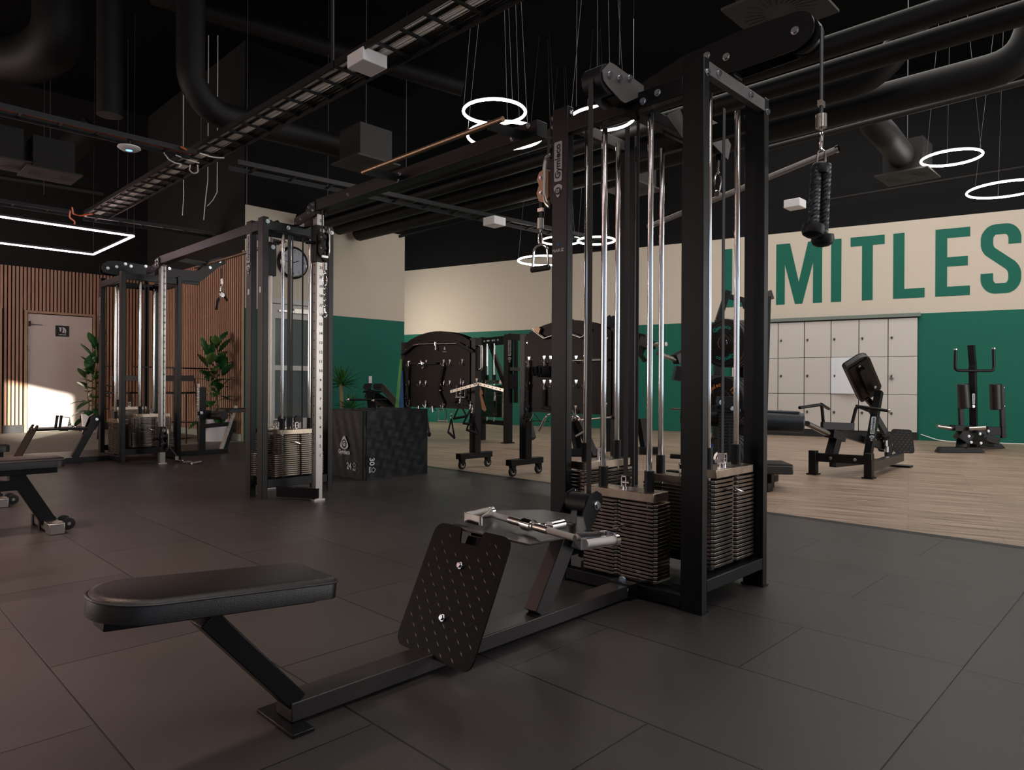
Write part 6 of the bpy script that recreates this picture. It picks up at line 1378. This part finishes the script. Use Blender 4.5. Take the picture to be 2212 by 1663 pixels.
# ------------------------------------------------------------------ cable ladders
def ladder(name, label, p0, p1, w, z, step, cabs, group=None, h=0.05):
    p0, p1 = V((*p0, z)), V((*p1, z)); t = thing(name, label, 'cable tray', p0.lerp(p1, .5), 'ceiling cable ladders'); d = (p1-p0).normalized(); s = Z_.cross(d)
    for k in (-1, 1): MB().bar(p0+s*w/2*k, p1+s*w/2*k, 0.012, h).build('side_rail', 'tray', t)
    n = int((p1-p0).length/step)
    for i in range(n): q = p0+d*(i+.5)*step; MB().bar(q-s*w/2, q+s*w/2, 0.022, 0.016).build('rung', 'tray', t)
    rnd = random.Random(3)
    for (off, num, mm, r_) in cabs:
        b = MB()
        for i in range(num):
            o = off+(i-(num-1)/2)*r_*2.3; pts = []; m_ = max(4, int((p1-p0).length/0.6))
            for j in range(m_+1): pts.append(p0+d*(p1-p0).length*j/m_+s*(o+rnd.uniform(-.004, .004))+Z_*(.014+rnd.uniform(0, .006)))
            b.tube(pts, r_, 6)
        ob = b.build('cable_bundle', mm, t); ob['kind'] = 'stuff'
    return t
lad1 = ladder('cable_ladder', 'broad overhead cable ladder full of black and white cables, running towards the slatted wall', (2.95, 1.0), (2.86, 11.2), .32, 3.3, .27, [(-.015, 7, 'cable_white', .006), (.085, 2, 'cable_white', .006), (-.10, 9, 'cable_black', .005), (.125, 4, 'cable_black', .004), (.05, 3, 'cable_black', .005)])
ladder('cable_ladder', 'narrow cable ladder with an orange cable crossing at upper left', (-1.0, 7.2), (2.70, 7.2), .20, 3.2, .30, [(.03, 2, 'cable_orange', .007), (-.01, 2, 'cable_white', .006)])
ladder('cable_ladder', 'narrow dark cable ladder crossing the middle of the ceiling towards the ring lamps', (3.12, 7.22), (9.2, 6.7), .28, 3.2, .45, [(0, 3, 'cable_black', .006)])
ladder('cable_ladder', 'cable ladder with drooping pale cables above the slatted corner', (2.75, 11.35), (4.55, 11.2), .30, 3.28, .3, [(0, 5, 'cable_white', .008), (.08, 4, 'cable_black', .006)])
ladder('cable_ladder', 'thin cable ladder just above the pink tube lamp', (-1.5, 11.35), (2.6, 11.35), .22, 3.30, .4, [(0, 2, 'cable_white', .006)])
# loose cables where the ladders cross
lc_ = MB()
for pts in ([(1180/3.33, 330), (1215/3.33, 345), (1260/3.33, 352), (1310/3.33, 355), (1290/3.33, 361)], [(380, 335), (405, 345), (430, 352)], [(411, 357), (409, 368), (418, 375), (428, 372), (427, 357)], [(432, 331), (460, 340), (484, 341)]):
    lc_.tube(fil([G(x, y, 3.18) for x, y in pts], .1), 0.007, 6)
tag(lc_.build('loose_cable', 'cable_white'), 'white cables looping down where the two overhead ladders cross', 'cable')['kind'] = 'stuff'
lc_ = MB()
for pts in ([(156, 448), (158, 462), (172, 466), (200, 462)], [(152, 455), (150, 470), (162, 478), (160, 488)], [(392, 318), (408, 327), (420, 330)]): lc_.tube(fil([G(x, y, 3.2) for x, y in pts], .15), 0.010, 6)
tag(lc_.build('loose_cable', 'cable_orange'), 'orange cables looping at the left end of the broad overhead ladder', 'cable')['kind'] = 'stuff'
for pts, lab in (([(396, 385), (397, 420), (394, 465)], 'thin pale cable hanging left of the two near the top of the clock-side tower'), ([(449, 390), (444, 430), (440, 475)], 'thin pale cable hanging straight down near the top of the clock-side tower'), ([(469, 415), (460, 432), (448, 445)], 'short curling cable end above the slatted corner')):
    tag(MB().tube([V((D(pts[0][0], pts[0][1], 10.5).x, D(pts[0][0], pts[0][1], 10.5).y, CEIL)), D(pts[0][0], pts[0][1], 10.5), D(pts[1][0], pts[1][1], 10.5), D(pts[2][0], pts[2][1], 10.6)], 0.006, 6).build('hanging_cable', 'cable_white'), lab, 'cable')
ap = thing('wifi_access_point', 'round white ceiling disc with a blue light under the orange-cable ladder', 'access point', G(279, 320, 3.1))
cpa = G(279, 320, 3.1); MB().lathe(cpa, Z_, [(-.022, .03), (-.018, .075), (0, .10), (.012, .095), (.016, .05)], 32).build('body', 'white_box', ap); MB().lathe(cpa-Z_*.0235, Z_, [(0, .028), (.002, .03)], 20).build('status_light', 'blue_led', ap)
MB().tube([cpa+Z_*.016, cpa+Z_*.12], .02).build('mount', 'powder', ap)
def boxlamp(label, x, y, z, sx, sy, h):
    c = G(x, y, z); t = tag(MB().bx(c.x-sx/2, c.x+sx/2, c.y-sy/2, c.y+sy/2, c.z, c.z+h).build('ceiling_box', 'white_box', bevel=.006), label, 'ceiling box', 'white boxes under the ceiling'); return c
boxlamp('largest white plastic box fixed under the broad cable ladder', 793, 148, 3.20, .21, .21, .095)
c = boxlamp('small white box hanging at mid height beneath the narrow dark ladder', 1068, 488, 3.05, .22, .22, .11); boxlamp('small white box hanging high beside the rope attachment', 1717, 450, 3.10, .20, .20, .10)
b = MB().tube([c+Z_*.11, c+Z_*.2], .01); 
# ------------------------------------------------------------------ ducts, pipes, diffusers
def diffuser(label, x, y, z, S=.60, box=.45):
    c = G(x, y, z); t = thing('air_diffuser', label, 'air diffuser', c, 'swirl air diffusers')
    pl = MB().bx(c.x-S/2, c.x+S/2, c.y-S/2, c.y+S/2, c.z, c.z+.02).build('face_plate', 'diffuser', t)
    b = MB()
    for i in range(24):
        a = 2*math.pi*i/24; d = V((math.cos(a+.25), math.sin(a+.25), 0)); r0 = V((math.cos(a), math.sin(a), 0))*S*.17; b.box(c+r0+d*S*.12-Z_*.0015, (S*.22, S*.020, .003), (d, Z_.cross(d), Z_))
    b.build('swirl_slot', 'dark_gap', pl)
    MB().bx(c.x-box/2, c.x+box/2, c.y-box/2, c.y+box/2, c.z+.02, c.z+.42).build('plenum_box', 'duct_grey', t); MB().tube([(c.x, c.y, c.z+.42), (c.x, c.y, CEIL)], .004, 6).build('suspension_rod', 'wire', t)
diffuser('square swirl air diffuser directly above the lat arm, cut by the top edge', 1685, 25, 3.55)
diffuser('square swirl air diffuser at left below the orange-cable ladder', 108, 380, 3.55)
diffuser('square swirl air diffuser behind the near pull-up bar', 790, 358, 3.55)
diffuser('square swirl air diffuser under the bent round duct at right', 1960, 383, 3.55)
diffuser('small dim swirl air diffuser seen between the guide rods of the foreground tower', 1367, 412, 3.55)
diffuser('small dim swirl air diffuser glimpsed at the left edge', -5, 352, 3.6)
def duct(label, pts, r_, m_='duct', fillet=.25, ribs=False):
    o = MB().tube(fil([V(p) for p in pts], fillet), r_, 24).build('round_duct', m_); tag(o, label, 'duct', 'black ducts and pipes under the ceiling'); return o
duct('nearest insulated pipe of the bundle running along the ceiling at right', [(5.62, -1, 3.55), (5.50, 10.2, 3.55)], .085)
duct('second insulated pipe of the ceiling bundle at right', [(5.95, -1, 3.50), (5.83, 10.2, 3.50)], .085)
duct('third insulated pipe of the ceiling bundle at right, ending in an elbow', [(6.35, 1.6, 3.9), (6.35, 1.9, 3.52), (6.20, 10.2, 3.52)], .12)
duct('lowest thick insulated pipe of the ceiling bundle at right', [(6.85, .75, 4.3), (6.85, .95, 3.50), (6.60, 10.2, 3.50)], .14)
duct('round duct dropping and bending towards the diffuser at right', [G(1880, 190, 4.3), G(1882, 262, 3.98), G(1910, 290, 3.84), G(1960, 352, 3.75)], .15, 'duct_grey', .2)
duct('big round duct bending at the top left corner', [D(130, -40, 7.6), D(130, 90, 7.6), D(60, 135, 7.9), D(-60, 105, 8.0)], .26, fillet=.3)
duct('vertical round duct left of centre in the dark ceiling', [D(237, -40, 7.4), D(237, 250, 7.4)], .125)
duct('ribbed flexible duct leading down to the left diffuser', [D(205, 275, 9.6), D(125, 345, 9.6)], .17, 'duct_grey')
duct('round duct coming down and bending right behind the broad cable ladder', [D(412, -40, 7.4), D(412, 180, 7.4), D(460, 245, 7.6), D(740, 318, 9.2)], .145, fillet=.45)
duct('long faint duct crossing the ceiling behind the broad ladder', [D(330, -10, 9.0), D(1000, 190, 10.0)], .12)
duct('thin rail crossing the ceiling at far right', [D(1660, 320, 8.0), D(2260, 165, 6.8)], .03, 'duct_grey')
duct('thin pipe along the top of the lettered wall', [D(1690, 448, 12.4), D(2260, 352, 10.4)], .022, 'duct_grey')
duct('thin pale rail rising from the block corner', [D(862, 511, 11.2), D(1190, 428, 10.4)], .022, 'duct_grey')
duct('thin pipe low across the left ceiling', [D(0, 382, 10.5), D(225, 418, 11)], .035, 'duct_grey')
RODS = ['thin rod down to the pink tube lamp, farthest left', 'thin rod above the left part of the pink tube lamp', 'thin rod meeting the right corner of the pink tube lamp', 'thin rod beside the cream corner above the slatted wall', 'thin rod beside the bent round duct, left one of two', 'thin rod beside the bent round duct, right one of two', 'thin rod behind the top bracket of the clock-side tower', 'thin rod down to the pipes behind the near pull-up bar', '', 'thin rod left of the pulley bracket on the foreground tower', 'thin rod rising directly behind the pulley bracket plate of the foreground tower', 'thin rod ending at the left post top of the foreground tower', '']
for i, (x, y0, y1, d_) in enumerate(((95, 60, 420, 9), (255, 330, 405, 10.4), (275, 420, 500, 10.6), (533, 0, 440, 8.5), (394, 225, 330, 8.2), (434, 255, 320, 8.2), (708, 350, 455, 9.5), (877, 370, 400, 9.8), (718, 0, 150, 5.2), (1290, 0, 160, 5.0), (1338, 0, 140, 4.7), (1245, 0, 230, 6.0), (1500, 500, 640, 12.0))):
    if i in (8,):
        tag(MB().bar(D(x, y0, d_), D(x, y1, d_), .03, .02).build('threaded_hanger', 'tray'), 'perforated steel hanger strip dropping to the broad cable ladder', 'hanger'); continue
    if i == 12: continue
    q = D(x, y1, d_); tag(MB().tube([q, V((q.x, q.y, CEIL))], .003, 6).build('suspension_rod', 'wire'), RODS[i], 'suspension rod', 'thin rods hanging from the ceiling')
